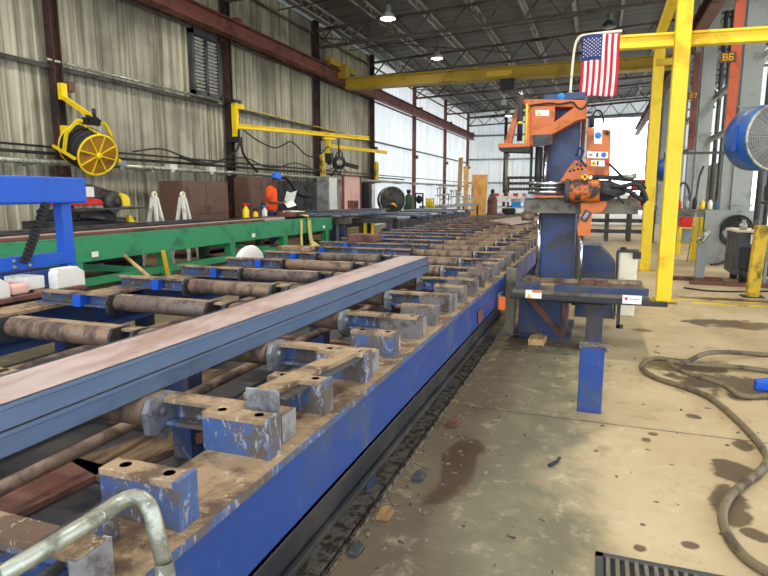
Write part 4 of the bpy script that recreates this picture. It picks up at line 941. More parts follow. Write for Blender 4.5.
# hoses and arms reaching right
for i, pts in enumerate((((590, 180), (600, 178), (622, 180), (640, 182), (646, 189)), ((606, 183), (618, 186), (630, 192), (640, 200), (645, 201)), ((612, 186), (624, 186), (636, 184), (644, 192), (646, 200)), ((604, 191), (616, 196), (628, 203)), ((609, 165), (616, 172), (620, 180)), ((585, 167), (580, 160), (584, 152), (580, 150)))):
    pass
HP = [[(-0.098, 1.583), (-0.008, 1.601), (0.189, 1.581), (0.347, 1.561), (0.402, 1.496)], [(0.048, 1.553), (0.155, 1.524), (0.263, 1.469), (0.354, 1.404), (0.407, 1.376)],
      [(0.102, 1.515), (0.206, 1.524), (0.308, 1.541), (0.381, 1.468), (0.411, 1.386)], [(0.035, 1.459), (0.143, 1.431), (0.217, 1.366)],
      [(0.067, 1.726), (0.134, 1.659), (0.210, 1.583)], [(-0.133, 1.701), (-0.193, 1.778), (-0.168, 1.845), (-0.207, 1.874), (-0.231, 1.798)]]
for k, pts in enumerate(HP):
    m = MB(); m.tube(spline([(a, 6.1 - .03 * k, b) for a, b in pts], 5), .02 if k in (1, 2) else .011, 8); part('hydraulic_hose', m, 'black' if k != 5 else 'denim', S)
a = (-0.081, 1.607); b = (0.292, 1.608)
m = MB(); m.tube([(a[0], 6.1, a[1]), (b[0], 6.1, a[1])], .016, 8); m.box(b[0] - .14, b[0], 6.07, 6.13, a[1] - .03, a[1] + .02); part('hose_guide', m, 'black_steel', S)
m = MB(); m.tube([(b[0] - .09, 6.06, a[1]), (b[0] + .02, 6.06, a[1] + .01)], .024, 8); part('hose_fitting', m, 'zinc', S)
q = (-0.144, 1.611)
m = MB(); m.box(q[0] - .035, q[0] + .035, 6.02, 6.06, q[1] - .012, q[1] + .012); m.box(q[0] - .01, q[0] + .01, 6.02, 6.06, q[1] - .03, q[1] + .035); part('valve', m, 'label_yellow', S)
m = MB(); m.box(q[0] - .012, q[0] + .012, 6.01, 6.05, q[1] + .03, q[1] + .05); part('valve_cap', m, 'label_blue', S)
# round amber light between saw leg and conveyor
m = MB(); m.box(-.868, -.845, 5.55, 5.78, .38, .50); m.lathe([(.001, 0), (.055, 0), (.055, .03), (.001, .03)], (-.835, 5.59, .44), (.3, -1, 0), 16); mk = part('sensor_box', m, 'blue_worn', S)
m = MB(); m.box(-.845, -.785, 5.52, 5.55, .37, .49); part("amber_marker", m, 'amber', mk)

# flag on its bent pole, carried by the saw mast
t = thing('flag_pole', 'pale bent pipe rising from the saw and arching over the flag', 'pole', (-.35, 6.6, 2.46))
m = MB(); m.tube(spline([(-.345, 6.6, 2.46), (-.335, 6.6, 2.75), (-.32, 6.6, 2.93), (-.285, 6.6, 3.015), (-.2, 6.6, 3.035), (.12, 6.6, 3.045)], 6), .013, 10); part('pipe', m, 'cream', t)
m = MB(); m.lathe([(.035, 0), (.035, .02), (.018, .03)], (-.345, 6.6, 2.46), n=12); part('pole_base', m, 'steel', t)
fx0, fx1, fz0, fz1 = -.245, .110, 2.425, 3.02
NX, NZ = 39, 24
def fpos(u, v, off=0.0):
    x = fx0 + (fx1 - fx0) * u - (1 - v) * .012; z = fz1 - (fz1 - fz0) * (1 - v)
    return Vector((x + .004 * math.sin(5 * v), 6.56 + .012 * math.sin(u * 11 + 2 * v) * (1.2 - v) - off, z + .008 * math.sin(u * 5)))
m = MB(); vs = [fpos(i / NX, j / NZ) for j in range(NZ + 1) for i in range(NX + 1)]; o0 = 0
m._add(vs, [(j * (NX + 1) + i, j * (NX + 1) + i + 1, (j + 1) * (NX + 1) + i + 1, (j + 1) * (NX + 1) + i) for j in range(NZ) for i in range(NX)], True)
idx = 0
for j in range(NZ):
    for i in range(NX):
        st = i * 13 // NX
        m.m[idx] = 2 if (st < 7 and (j + .5) / NZ > .585) else (0 if st % 2 == 0 else 1); idx += 1
fl = solo('flag', m, ['flag_red', 'flag_white', 'flag_blue'], 'american flag hanging lengthwise from the pole above the saw', 'flag', None, 0, None, (-.07, 6.56, 2.42))
k = fl.modifiers.new('cloth', 'SOLIDIFY'); k.thickness = .002
m = MB()
for r in range(9):
    for c in range(6 if r % 2 == 0 else 5):
        u = (7 / 13) * ((r + 1) / 10.0); v = .60 + .385 * ((c + (1 if r % 2 == 0 else 1.5)) / 7.0) - .0
        p = fpos(u, v, .003); pts = []
        for s in range(10):
            a = math.pi * s / 5 + math.pi / 2; rad = .0085 if s % 2 == 0 else .0036; pts.append((p.x + rad * math.cos(a), p.z + rad * math.sin(a)))
        m.prism(pts, 'y', p.y - .001, p.y)
o = link_mesh('stars', m.mesh('stars', 'flag_white', WM[fl]), fl)

# blue hopper, white drum, stub post
t = thing('chip_hopper', 'dark blue steel hopper standing behind the saw table', 'hopper', (0, 7.6, 0))
m = MB(); m.prism([(-.21, 0), (.21, 0), (.21, .66), (.03, .86), (-.21, .86)], 'y', 7.3, 7.8); part('bin', m, 'blue_dark', t, .008)
m = MB(); m.box(.215, .24, 7.28, 7.34, .0, .80); part('edge_post', m, 'black_steel', t)
t = thing('coolant_tank', 'tall cream plastic coolant tank with black lid right of the saw table', 'tank', (.42, 7.6, 0))
m = MB(); m.box(.25, .46, 7.5, 7.75, 0, .77); part('body', m, 'cream', t, .02)
m = MB(); m.box(.24, .47, 7.49, 7.76, .77, .79); m.lathe([(.035, 0), (.035, .03), (.02, .035)], (.30, 7.6, .79), n=14); m.box(.40, .49, 7.46, 7.5, .70, .78); part('lid', m, 'black_steel', t, .004)
m = MB(); m.tube([(.45, 7.52, .30), (.54, 7.5, .30)], .02, 8); part('tap', m, 'zinc', t)
t = thing('stub_post', 'short scuffed blue square post standing alone on the floor', 'post', (.01, 4.05, 0))
m = MB(); m.box(-.07, .085, 4.02, 4.15, 0, .45); part('tube', m, 'blue', t, .006)
m = MB(); m.box(-.07, .10, 4.015, 4.155, .45, .456); m.box(-.075, -.055, 4.01, 4.05, .44, .475); m.box(.085, .11, 4.01, 4.05, .43, .46); part('cap_plate', m, 'grimy', t)

# ------------------------------------------------------------------ overhead crane
t = thing('overhead_crane', 'olive yellow overhead crane spanning the hall under the roof', 'crane', (-3.5, 21.4, 5.2))
m = MB(); m.box(-9.2, 2.05, 21.2, 21.5, 5.36, 5.70); m.box(-9.2, 2.05, 21.1, 21.6, 5.70, 5.74); m.box(-9.2, 2.05, 21.1, 21.6, 5.34, 5.38); part('bridge_beam', m, 'crane_yellow', t, .01)
for x in (-9.46, 2.2):
    m = MB(); m.box(x - .13, x + .13, 20.2, 22.6, 6.08, 6.3); e = part('end_truck', m, 'crane_yellow', t, .01)
    m = MB(); m.box(x - .2 if x > 0 else x, x if x > 0 else x + .3, 21.1, 21.6, 5.7, 6.2); part('end_joint', m, 'crane_yellow', t)
    for y in (20.5, 22.3):
        m = MB(); m.lathe([(.02, -.05), (.11, -.05), (.11, .05), (.02, .05)], (x, y, 6.14), (1, 0, 0), 16); part('wheel', m, 'black_steel', e)
m = MB(); m.box(-3.9, -3.05, 21.19, 21.198, 5.44, 5.62); part('worn_plate', m, 'yellow_old', t)
t = thing('crane_hoist', 'dark hoist block hanging under the overhead crane beam', 'hoist', (-3.2, 21.35, 4.7))
m = MB(); m.box(-3.42, -2.92, 21.1, 21.6, 4.98, 5.34); part('body', m, 'black_steel', t, .02)
m = MB(); m.tube([(-3.3, 21.35, 4.98), (-3.3, 21.35, 4.65)], .04, 8); m.box(-3.38, -3.22, 21.25, 21.45, 4.5, 4.66); part('hook_block', m, 'steel', t)

# ------------------------------------------------------------------ yellow frame on the right
t = thing('gantry_frame', 'bright yellow square-post monorail frame right of the saw', 'gantry frame', (.9, 10.0, 0))
for y, w_, h in ((8.63, .185, 4.9), (12.2, .18, 4.05)):
    m = MB(); m.box(.88 - w_ / 2, .88 + w_ / 2, y, y + w_, 0.012, h); p = part('post', m, 'yellow', t, .01)
    m = MB(); m.box(.88 - .17, .88 + .17, y - .06, y + .28, 0, .014); part('base_plate', m, 'yellow_old', p)
m = MB(); m.ibeam((.05, 8.86, 3.44), (4.6, 8.86, 3.34), .14, .17, .03, .05); part('cross_beam', m, 'yellow', t)
m = MB(); m.bar((.82, 8.7, 4.16), (.82, 12.35, 4.12), .12, .16); part('tie_beam', m, 'yellow', t)
m = MB(); m.box(.84, 1.10, 12.1, 12.2, 3.74, 3.84); part('end_stop', m, 'yellow_old', t)
m = MB(); m.ibeam((4.5, 8.86, 0), (4.5, 8.86, 3.3), .16, .16, .02, .02, (0, 1, 0)); part('post', m, 'yellow', t)
mb = MB(); mb.box(.7, 2.6, 9.02, 9.10, .0, .002); mb.box(.55, .78, 8.55, 8.6, 0, .002); mb.box(1.25, 2.4, 8.72, 8.86, 0, .002)
struct('trim_11', mb, 'yellow_old')

# ------------------------------------------------------------------ drum fans
def fan(c, ax, r, ln, label, mount):
    c = Vector(c); ax = Vector(ax).normalized()
    t = thing('drum_fan', label, 'fan', tuple(c), 0, None)
    m = MB(); m.lathe([(r * .9, -ln), (r * .98, -ln * .9), (r, -ln * .6), (r, 0), (r * .97, 0), (r * .97, -ln * .6), (r * .88, -ln * .95)], c, ax, 36); part('drum', m, 'fan_blue', t)
    m = MB(); m.ring(c, ax, r * .985, .018, 36); part('front_rim', m, 'zinc', t)
    m = MB(); s = ax.cross(Vector((0, 0, 1))).normalized(); u = s.cross(ax)
    for k in range(18): m.ring(c + ax * (.03 - .0015 * k), ax, r * (.12 + .05 * k), .0055, 36, 4)
    for k in range(40):
        a = 2 * math.pi * k / 40; e = s * math.cos(a) + u * math.sin(a); m.bar(c + ax * .03 + e * r * .12, c + ax * .005 + e * r * .97, .006, .006, ax)
    m.lathe([(.001, 0), (r * .14, 0), (r * .14, .012), (.001, .012)], c + ax * .03, ax, 16); part('wire_grille', m, 'mesh_grey', t)
    m = MB()
    for k in range(4):
        a = math.pi * k / 2 + .6; e = s * math.cos(a) + u * math.sin(a); f = ax.cross(e)
        m.bar(c - ax * .16 + e * r * .1, c - ax * .2 + e * r * .88, r * .42, .012, ax + f * .6)
    b = part('blades', m, 'grey', t)
    m = MB(); m.lathe([(.02, -.28), (r * .22, -.26), (r * .22, -.1), (.02, -.08)], c, ax, 16); part('motor', m, 'grey_dark', t)
    m = MB()
    for k in range(8): m.ring(c - ax * (ln - .01), ax, r * (.15 + .095 * k), .005, 28, 4)
    for k in range(6):
        a = math.pi * k / 3; e = s * math.cos(a) + u * math.sin(a); m.bar(c - ax * ln, c - ax * ln + e * r * .9, .02, .012, ax)
    part('rear_guard', m, 'mesh_grey', t)
    m = MB()
    m.bar(c - ax * ln * .35 + s * 0 - u * 0 + Vector((0, 0, r)), c - ax * ln * .35 + Vector((0, 0, r + .12)), .12, .05)
    for q in mount: m.bar(c - ax * ln * .35 + Vector((0, 0, r + .1)), q, .05, .05)
    part('mount_arm', m, 'black_steel', t)
    return t, s, u
fc = Vector((1.90, 8.1, 2.10))
fax = Vector((.36, -.93, -.02)).normalized()
t, s_, u_ = fan(fc, fax, .385, .50, 'big blue drum fan with dusty grille hung at the right edge', [(2.55, 8.66, 2.66)])
e = (s_ * -1.0) if (s_ * -1.0).x < 0 else s_
m = MB(); m.bar(fc - fax * .16 + e * .388, fc - fax * .24 + e * .388, .005, .3, (0, 0, 1)); 
part('side_stripe', m, 'blue_bright', t)
fan((1.13, 13.2, 1.92), (-.75, .66, 0), .22, .3, 'smaller blue fan showing behind the yellow posts', [(2.4, 14.2, 2.3)])

# ------------------------------------------------------------------ right-hand floor things
mb = MB(); hp = [(0.776, 2.390), (0.684, 2.437), (0.623, 2.514), (0.590, 2.648), (0.595, 2.831), (0.665, 3.043), (0.783, 3.254), (0.899, 3.459), (0.948, 3.657), (0.916, 4.072), (0.822, 4.536), (0.677, 4.758), (0.487, 4.945), (0.400, 5.199), (0.525, 5.431), (0.753, 5.387), (1.010, 5.739), (1.502, 6.020), (1.846, 5.974), (1.596, 5.457), (1.171, 5.448), (0.785, 5.338), (0.615, 5.307), (0.679, 5.069), (0.924, 4.848), (1.055, 4.686), (1.446, 4.895)]
zz = [.02] * len(hp)
for i, z in ((13, .03), (14, .05), (15, .06), (16, .07), (20, .03), (21, .05), (22, .065), (23, .06), (24, .05)): zz[i] = z
mb.tube(spline([(p[0], p[1], z) for p, z in zip(hp, zz)], 8), .021, 10); solo('floor_hose', mb, 'hose_brown', 'long dirty hose snaking in loops over the concrete floor', 'hose', loc=(.8, 4.0, 0))
t = thing('drain_grate', 'rusty slotted drain grate in the floor at the bottom edge', 'grate', (.42, 2.15, 0))
m = MB()
for x0, x1, y0, y1 in ((.06, .09, 1.8, 2.37), (.72, .75, 1.8, 2.37), (.06, .75, 2.34, 2.37), (.06, .75, 1.8, 1.83)): m.box(x0, x1, y0, y1, .0, .012)
part('rim', m, 'steel_dark', t)
m = MB()
for i in range(18): m.box(.10 + i * .035, .115 + i * .035, 1.83, 2.34, .004, .014)
part('bars', m, 'olive', t)
m = MB(); m.box(.09, .72, 1.83, 2.34, .001, .003); part('pit_bottom', m, 'black', t)
mb = MB(); mb.box(1.17, 1.3, 4.92, 5.0, 0, .075); mb.bar((1.19, 4.95, .07), (1.3, 4.95, .1), .05, .02); solo('hose_coupling', mb, 'blue_bright', 'small bright blue coupling at the right edge beside the hose', 'coupling', None, .01)

t = thing('welding_power_unit', 'dark green wheeled welding unit behind the yellow bollard', 'welding unit', (2.6, 11.3, 0))
m = MB(); m.box(2.12, 3.2, 10.9, 11.75, .14, .84); bd = part('body', m, 'grey_dark', t, .015)
m = MB(); m.box(2.10, 3.22, 10.88, 11.77, .84, .87); part('top', m, 'cream', bd)
m = MB(); m.box(2.18, 3.1, 10.86, 10.9, .25, .60); m.box(2.3, 2.6, 10.85, 10.87, .3, .42); part('front_recess', m, 'black', bd)
m = MB(); m.box(2.3, 2.42, 10.845, 10.855, .66, .82); part('label', m, 'white', bd)
for x in (2.26, 3.05):
    m = MB(); m.lathe([(.03, -.05), (.13, -.05), (.13, .05), (.03, .05)], (x, 10.92, .14), (1, 0, 0), 18); part('wheel', m, 'black', t)
    m = MB(); m.box(x - .05, x + .05, 11.6, 11.7, 0, .14); part('foot', m, 'black_steel', t)
mb = MB(); mb.box(1.95, 3.4, 10.55, 10.75, .0, .05); mb.box(1.45, 1.95, 10.6, 10.7, .0, .05); solo('floor_channel', mb, 'brown', 'long brown steel bar lying on the floor before the welding unit', 'bar')
t = thing('yellow_bollard', 'scuffed yellow bollard leaning at the right edge before the welding unit', 'bollard', (2.12, 9.6, 0))
m = MB(); m.bar((2.12, 9.6, 0), (2.16, 9.62, 1.02), .15, .15, (0, 1, 0)); part('post', m, 'yellow_old', t, .01)
m = MB(); m.box(1.98, 2.26, 9.48, 9.72, 0, .012); part('base_plate', m, 'steel_dark', t)
t = thing('pipe_stand', 'grey L-shaped floor stand with a pipe head between the posts', 'stand', (1.65, 11.1, 0))
m = MB(); m.box(1.58, 1.72, 11.05, 11.17, .03, .68); part('upright', m, 'grey', t, .006)
m = MB(); m.tube([(1.60, 11.0, .66), (1.74, 11.25, .80)], .06, 12); part('pipe_head', m, 'zinc', t)
m = MB(); m.box(1.15, 2.0, 11.03, 11.20, 0, .06); part('base', m, 'brown', t)
t = thing('hose_board', 'grey sheet panel carrying a coil of dark hose by the column', 'panel', (2.4, 13.9, 0))
m = MB(); m.box(2.08, 2.95, 13.86, 13.92, .02, 1.12); part('sheet', m, 'duct', t)
m = MB()
for x in (2.12, 2.9): m.box(x - .04, x + .04, 13.9, 14.05, 0, 1.05)
part('back_leg', m, 'grey_dark', t)
mb = MB()
for k in range(5): mb.ring((2.58 + .02 * k, 13.80, .62 + .03 * k), (0, 1, .1), .2 + .02 * k, .022, 28, 6)
mb.tube(spline([(2.5, 13.8, .9), (2.55, 13.78, 1.0), (2.7, 13.8, .95), (2.8, 13.8, .6), (2.6, 13.78, .2), (2.4, 13.75, .03), (2.2, 13.5, .03)]), .02, 7)
solo('hose_coil', mb, 'black', 'coil of dark hose hanging on the grey panel', 'hose', loc=(2.58, 13.8, .1))
t = thing('red_tool_case', 'bright red case sitting on a low yellow stand', 'case', (2.05, 16.0, .72))
m = MB(); m.box(1.86, 2.16, 15.9, 16.25, .66, .90); part('shell', m, 'red', t, .02)
m = MB(); m.tube([(1.94, 15.98, .9), (1.94, 15.98, .95), (2.08, 15.98, .95), (2.08, 15.98, .9)], .012, 6); part('handle', m, 'black', t)
t = thing('yellow_stand', 'low yellow square-tube stand carrying the red case', 'stand', (2.05, 16.1, 0))
for x in (1.88, 2.2):
    for y in (15.92, 16.3):
        m = MB(); m.box(x - .025, x + .025, y - .025, y + .025, 0, .63); part('leg', m, 'yellow', t)
m = MB(); m.box(1.85, 2.23, 15.9, 16.33, .63, .66); part('top_frame', m, 'yellow', t)
m = MB(); m.box(1.88, 2.2, 15.91, 15.95, .2, .24); part('lower_rail', m, 'yellow', t)
t = thing('yellow_guard_post', 'pair of yellow guard posts with rails in front of the hose panel', 'guard rail', (2.1, 14.6, 0))
for x in (2.02, 2.16):
    m = MB(); m.box(x - .05, x + .05, 14.6, 14.7, 0, .95); part('post', m, 'yellow', t, .006)
m = MB(); m.box(2.02, 2.16, 14.62, 14.68, .4, .48); part('rail', m, 'yellow', t)
mb = MB(); mb.tube([(1.85, 14.2, 0), (2.02, 14.55, 1.3)], .013, 7); solo('leaning_bar', mb, 'zinc', 'thin pale bar leaning by the yellow guard posts', 'bar')
t = thing('wall_bench', 'pale work bench with clutter below the right-hand columns', 'bench', (2.3, 18.0, 0))
m = MB(); m.box(1.95, 3.2, 18.0, 18.8, .98, 1.04); part('top', m, 'olive', t)
for x in (2.0, 3.15):
    m = MB(); m.box(x - .04, x + .04, 18.02, 18.1, 0, .98); part('leg', m, 'olive', t)
m = MB(); m.box(2.0, 3.15, 18.7, 18.74, .1, .98); part('back_panel', m, 'grey', t)
rr = random.Random(11)
CL = ['red can', 'grey jar', 'dark bottle', 'yellow tin', 'white jug', 'blue tin']
for i, (nm, mt) in enumerate(zip(CL, ('red', 'zinc', 'black', 'yellow', 'white', 'label_blue'))):
    x = 2.08 + .19 * i; h = rr.uniform(.14, .36)
    m = MB(); m.lathe([(.055, 0), (.06, .01), (.06, h * .75), (.03, h * .9), (.03, h)], (x, 18.3, 1.04), n=12); solo('bench_' + nm.split()[1], m, mt, 'small %s standing on the bench behind the red case' % nm, nm.split()[1], 'cans and jars on the bench')
mb = MB(); mb.tube(spline([(2.1, 18.6, 1.07), (2.05, 18.5, 1.6), (2.2, 18.5, 1.75), (2.35, 18.5, 1.45), (2.3, 18.5, 1.1)]), .035, 8); mb.tube(spline([(2.5, 18.5, 1.1), (2.55, 18.5, 1.9), (2.62, 18.4, 2.2)]), .03, 8)
solo('bench_hose', mb, 'grey_dark', 'grey looped hoses rising behind the bench clutter', 'hose')
t = thing('right_edge_rack', 'grey upright rack with bracket and dark monitor at the right edge', 'rack', (3.1, 10.4, 0))
m = MB(); m.box(2.60, 2.68, 10.70, 10.78, 0, 2.2); m.box(2.5, 2.54, 10.72, 10.76, .0, 2.2); part('upright', m, 'duct', t)
m = MB(); m.box(2.35, 3.2, 10.2, 10.7, 1.30, 1.34); m.bar((2.62, 10.3, 1.0), (2.4, 10.3, 1.3), .03, .04); part('shelf', m, 'black_steel', t)
mb = MB(); mb.box(2.42, 2.8, 10.3, 10.6, 1.34, 1.6); mb.box(2.36, 2.42, 10.3, 10.6, 1.36, 1.58); solo('dark_box', mb, 'black', 'black box on the shelf of the right edge rack', 'box', None, .01)
for i, (x, y, z) in enumerate(((2.25, 11.2, .87), (2.45, 11.3, .87), (2.7, 11.3, .87))):
    m = MB(); m.lathe([(.06, 0), (.06, .09), (.03, .12), (.03, .16)], (x, y, z), n=12); solo('jar', m, ['zinc', 'olive', 'white'][i], ['grey jar on the front left of the welding unit', 'olive jar in the middle of the welding unit top', 'white jar at the right on the welding unit top'][i], 'jar', 'jars on the welding unit')
mb = MB(); mb.tube(spline([(1.3, 10.1, .012), (1.6, 9.9, .012), (2.0, 9.95, .012), (2.6, 10.2, .012), (3.2, 10.0, .012)]), .013, 6); solo('floor_cable', mb, 'black', 'thin black cable trailing over floor toward the bollard', 'cable')

# ------------------------------------------------------------------ dark bench and rack beyond the saw
t = thing('steel_bench', 'long dark steel work bench with lower rails behind the saw', 'bench', (.7, 20, 0))
m = MB(); m.box(-.6, 1.65, 19.6, 20.6, .96, 1.10); part('top', m, 'olive', t, .01)
for x in (-.5, .25, .9, 1.55):
    for y in (19.7, 20.5):
        m = MB(); m.box(x - .06, x + .06, y - .06, y + .06, 0, .96); part('leg', m, 'steel_dark', t)
for z in (.25, .58):
    m = MB(); m.box(-.5, 1.55, 19.68, 19.74, z, z + .07); m.box(-.5, 1.55, 20.46, 20.52, z, z + .07); part('lower_rail', m, 'steel_dark', t)
for i, (x, y, s, h, mt, lb) in enumerate(((.55, 20, .25, .5, 'paper', 'white carton on the dark steel bench'), (.95, 20, .16, .42, 'brown', 'brown motor lump on the dark steel bench'), (1.3, 20.1, .16, .75, 'black', 'tall black tool on the right end of the dark bench'), (1.1, 19.8, .09, .18, 'red', 'small red tin on the dark steel bench'), (-.1, 20, .2, .25, 'grey_dark', 'grey lump at the left end of the dark steel bench'), (.15, 20.1, .13, .35, 'olive', 'olive canister on the dark steel bench'))):
    m = MB()
    if mt in ('paper', 'grey_dark'): m.box(x - s, x + s, y - s, y + s, 1.10, 1.10 + h); m.box(x - s * .9, x + s * .9, y - .02, y + .02, 1.1 + h, 1.11 + h)
    else: m.lathe([(s, 0), (s, h * .5), (s * .6, h * .7), (s * .6, h), (s * .2, h * 1.02)], (x, y, 1.10), n=14)
    solo(['carton', 'motor', 'bench_tool', 'tin', 'vise', 'canister'][i], m, mt, lb, ['carton', 'motor', 'tool', 'tin', 'vise', 'canister'][i], 'things on the dark steel bench', .006)
t = thing('pallet_rack', 'dark steel pallet rack far back by the bright doorway', 'rack', (-1.2, 30, 0))
for x in (-1.9, .4, 2.2):
    for y in (29.6, 30.4):
        m = MB(); m.box(x - .06, x + .06, y - .06, y + .06, 0, 2.3); part('upright', m, 'steel_dark', t)
for z in (.2, .9, 1.6):
    m = MB(); m.box(-1.9, 2.2, 29.6, 30.4, z, z + .1); part('shelf', m, 'steel_dark', t)
for i, (x, z, s, mt, lb) in enumerate(((-1.2, 1.0, .3, 'brown', 'brown crate on the middle shelf of the far rack'), (-.3, 1.0, .25, 'grey', 'grey crate on the middle shelf of the far rack'), (1.0, 1.0, .3, 'wood', 'timber crate on the middle shelf of the far rack'), (1.6, 1.7, .25, 'red', 'red crate on the top shelf of the far rack'), (-.9, 1.7, .25, 'black_steel', 'black crate on the top shelf of the far rack'))):
    m = MB(); m.box(x - s, x + s, 29.75, 30.25, z, z + .4); m.box(x - s - .02, x + s + .02, 29.73, 30.27, z + .34, z + .38); solo('crate', m, mt, lb, 'crate', 'crates on the far rack')

# ------------------------------------------------------------------ steel racks with plates, left beyond the green table
t = thing('stock_rack', 'low dark steel rack carrying long plates beyond the green table', 'rack', (-6.2, 20, 0))
m = MB(); m.box(-7.3, -7.1, 15.6, 27, .45, .70); m.box(-5.75, -5.55, 16.5, 27, .45, .68); part('side_rail', m, 'steel_dark', t)
for y in (16.0, 18.5, 21.0, 23.5, 26.5):
    m = MB(); m.box(-7.3, -5.55, y, y + .14, .62, .74); part('bearer', m, 'steel_dark', t)
    for x in (-7.2, -5.65):
        m = MB(); m.box(x - .07, x + .07, y, y + .14, 0, .62); part('leg', m, 'blue_dark', t)
PL = ['nearest', 'second', 'third', 'fourth', 'fifth', 'last']
for i in range(6):
    y = 16.6 + 1.55 * i; z = .745 + .006 * i
    m = MB(); m.bar((-7.5, y + .9, z + .02), (-5.35 + .08 * i, y - .1, z + .03), .55, .06); solo('steel_plate', m, 'mill' if i % 2 else 'steel', '%s of the pale steel plates laid slantwise on the low rack' % PL[i], 'plate', 'plates on the low rack')
for i, (z, mt, x0) in enumerate(((.90, 'mill', -7.4), (.945, 'steel', -7.5), (.99, 'grey_dark', -7.3))):
    m = MB(); m.bar((x0 + .1, 14.0, z - .0), (x0 + .9, 17.4, z - .0), .7, .04); 
    solo('long_plate', m, mt, ['lowest long plate stacked beyond the worker, blue grey', 'middle long plate stacked beyond the worker', 'top long plate stacked beyond the worker, darkest'][i], 'plate', 'plates beyond the worker')
t = thing('blue_stand', 'stout blue double-post stand at the far end of the green table', 'stand', (-6.9, 15.4, 0))
for x in (-7.05, -6.8):
    m = MB(); m.box(x - .08, x + .08, 15.3, 15.5, 0, .62); part('post', m, 'blue_dark', t)
m = MB(); m.box(-6.96, -6.89, 15.28, 15.5, 0, .62); part('web', m, 'steel', t)
m = MB(); m.box(-7.3, -6.6, 15.2, 15.6, .62, .80); part('head', m, 'olive', t)
t = thing('yellow_jack', 'small yellow jack frame under the low rack', 'jack', (-6.3, 16.3, 0))
m = MB(); m.box(-6.5, -6.42, 16.2, 16.3, .1, .62); m.box(-6.26, -6.18, 16.2, 16.3, .1, .62); m.box(-6.5, -6.18, 16.2, 16.3, .1, .24); part('frame', m, 'yellow', t)
m = MB(); m.box(-6.55, -6.1, 16.15, 16.4, 0, .1); part('base', m, 'black_steel', t)
for i, (x, y, mt) in enumerate(((-6.0, 17.4, 'black_steel'), (-6.3, 18.0, 'brown'), (-5.9, 19.2, 'black_steel'), (-6.5, 20.5, 'olive'))):
    m = MB(); m.box(x - .25, x + .25, y - .25, y + .25, 0, .3); m.box(x - .2, x + .2, y - .2, y + .2, .3, .36); solo('parts_bin', m, mt, ['black bin under the near end of the low rack', 'brown bin under the low rack', 'black bin under the middle of the low rack', 'olive bin under the far part of the low rack'][i], 'bin', 'bins under the low rack', .01)
# lean clutter along the far left
for i, (y, x, w_, h, mt, nm, lb) in enumerate(((26, -8.2, .5, 1.3, 'green_dark', 'gas_cylinder', 'dark green gas cylinder beyond the round fan'), (27, -8.0, .3, 1.5, 'black', 'torch_stand', 'black torch stand beyond the round fan'), (27.5, -7.6, .35, 1.25, 'yellow', 'yellow_trolley', 'small yellow trolley frame beyond the round fan'))):
    t = thing(nm, lb, nm.split('_')[-1], (x, y, 0))
    if i == 0:
        m = MB(); m.lathe([(.22, 0), (.24, .03), (.24, 1.2), (.12, 1.4), (.06, 1.45), (.06, 1.55)], (x, y, 0), n=18); part('body', m, mt, t)
        m = MB(); m.lathe([(.1, 1.5), (.1, 1.65)], (x, y, 0), n=12); part('valve_cap', m, 'black_steel', t)
    else:
        for dx in (-.18, .18):
            m = MB(); m.box(x + dx - .03, x + dx + .03, y - .03, y + .03, 0, h); part('post', m, mt, t)
        m = MB(); m.box(x - .2, x + .2, y - .03, y + .03, h - .06, h); m.box(x - .2, x + .2, y - .2, y + .2, .15, .2); m.ball((x, y, h * .8), .16, .12, .2); part('frame', m, mt, t)
t = thing('long_table', 'low pale table of fittings along the far left wall', 'table', (-7.9, 33, 0))
m = MB(); m.box(-8.6, -7.2, 29, 38, .75, .85); part('top', m, 'steel', t)
for y in (29.3, 33.5, 37.7):
    for x in (-8.5, -7.3):
        m = MB(); m.box(x - .05, x + .05, y - .05, y + .05, 0, .75); part('leg', m, 'steel_dark', t)
rr = random.Random(21)
for i in range(14):
    y = 29.5 + .62 * i; x = -7.5 - .3 * (i % 3); h = rr.uniform(.4, 1.1)
    m = MB(); m.lathe([(.1, 0), (.1, .04), (.03, .06), (.03, h), (.09, h), (.09, h + .08)], (x, y, .85), n=8); m.bar((x - .15, y, .85 + h * .6), (x + .15, y, .85 + h * .6), .05, .05)
    solo('valve_fitting', m, ['zinc', 'steel', 'white'][i % 3], 'grey pipe fitting standing among others on the far left table', 'fitting', 'fittings on the far table')
for i, (x0, x1, z1, a, lb) in enumerate(((-8.55, -7.45, 2.8, .45, 'golden plywood sheet leaning at the far wall, the wide one'), (-8.95, -8.62, 3.4, .7, 'narrow plywood strip leaning left of the wide sheet'), (-9.55, -9.25, 4.0, .5, 'tallest thin timber leaning left of the plywood'))):
    m = MB(); m.prism([(42.0 - a, 0), (42.04 - a, 0), (42.04, z1), (42.0, z1)], 'x', x0, x1)
    if i == 1: m.v = [Vector((p.x - .25 * p.z / z1, p.y, p.z)) for p in m.v]
    solo('plywood_sheet' if i < 2 else 'timber', m, 'ply' if i < 2 else 'wood', lb, 'plywood' if i < 2 else 'timber')
t = thing('brown_gas_bottle', 'dark red-brown gas bottle standing at the conveyor end', 'gas bottle', (-4.05, 24, 0))
m = MB(); m.lathe([(.18, 0), (.2, .04), (.2, 1.2), (.12, 1.42), (.05, 1.48)], (-4.05, 24, 0), n=18); part('body', m, 'brown', t)
m = MB(); m.lathe([(.05, 1.48), (.08, 1.5), (.08, 1.62), (.03, 1.64)], (-4.05, 24, 0), n=12); part('valve_cap', m, 'black_steel', t)
t = thing('parked_trailer', 'pale trailer with red and white striped rail at far end', 'trailer', (-3.6, 40, 0))
m = MB(); m.box(-6.4, -1.2, 38.6, 41.5, .95, 1.30); m.box(-6.4, -1.2, 38.6, 41.5, .55, .62); part('bed', m, 'white', t)
m = MB()
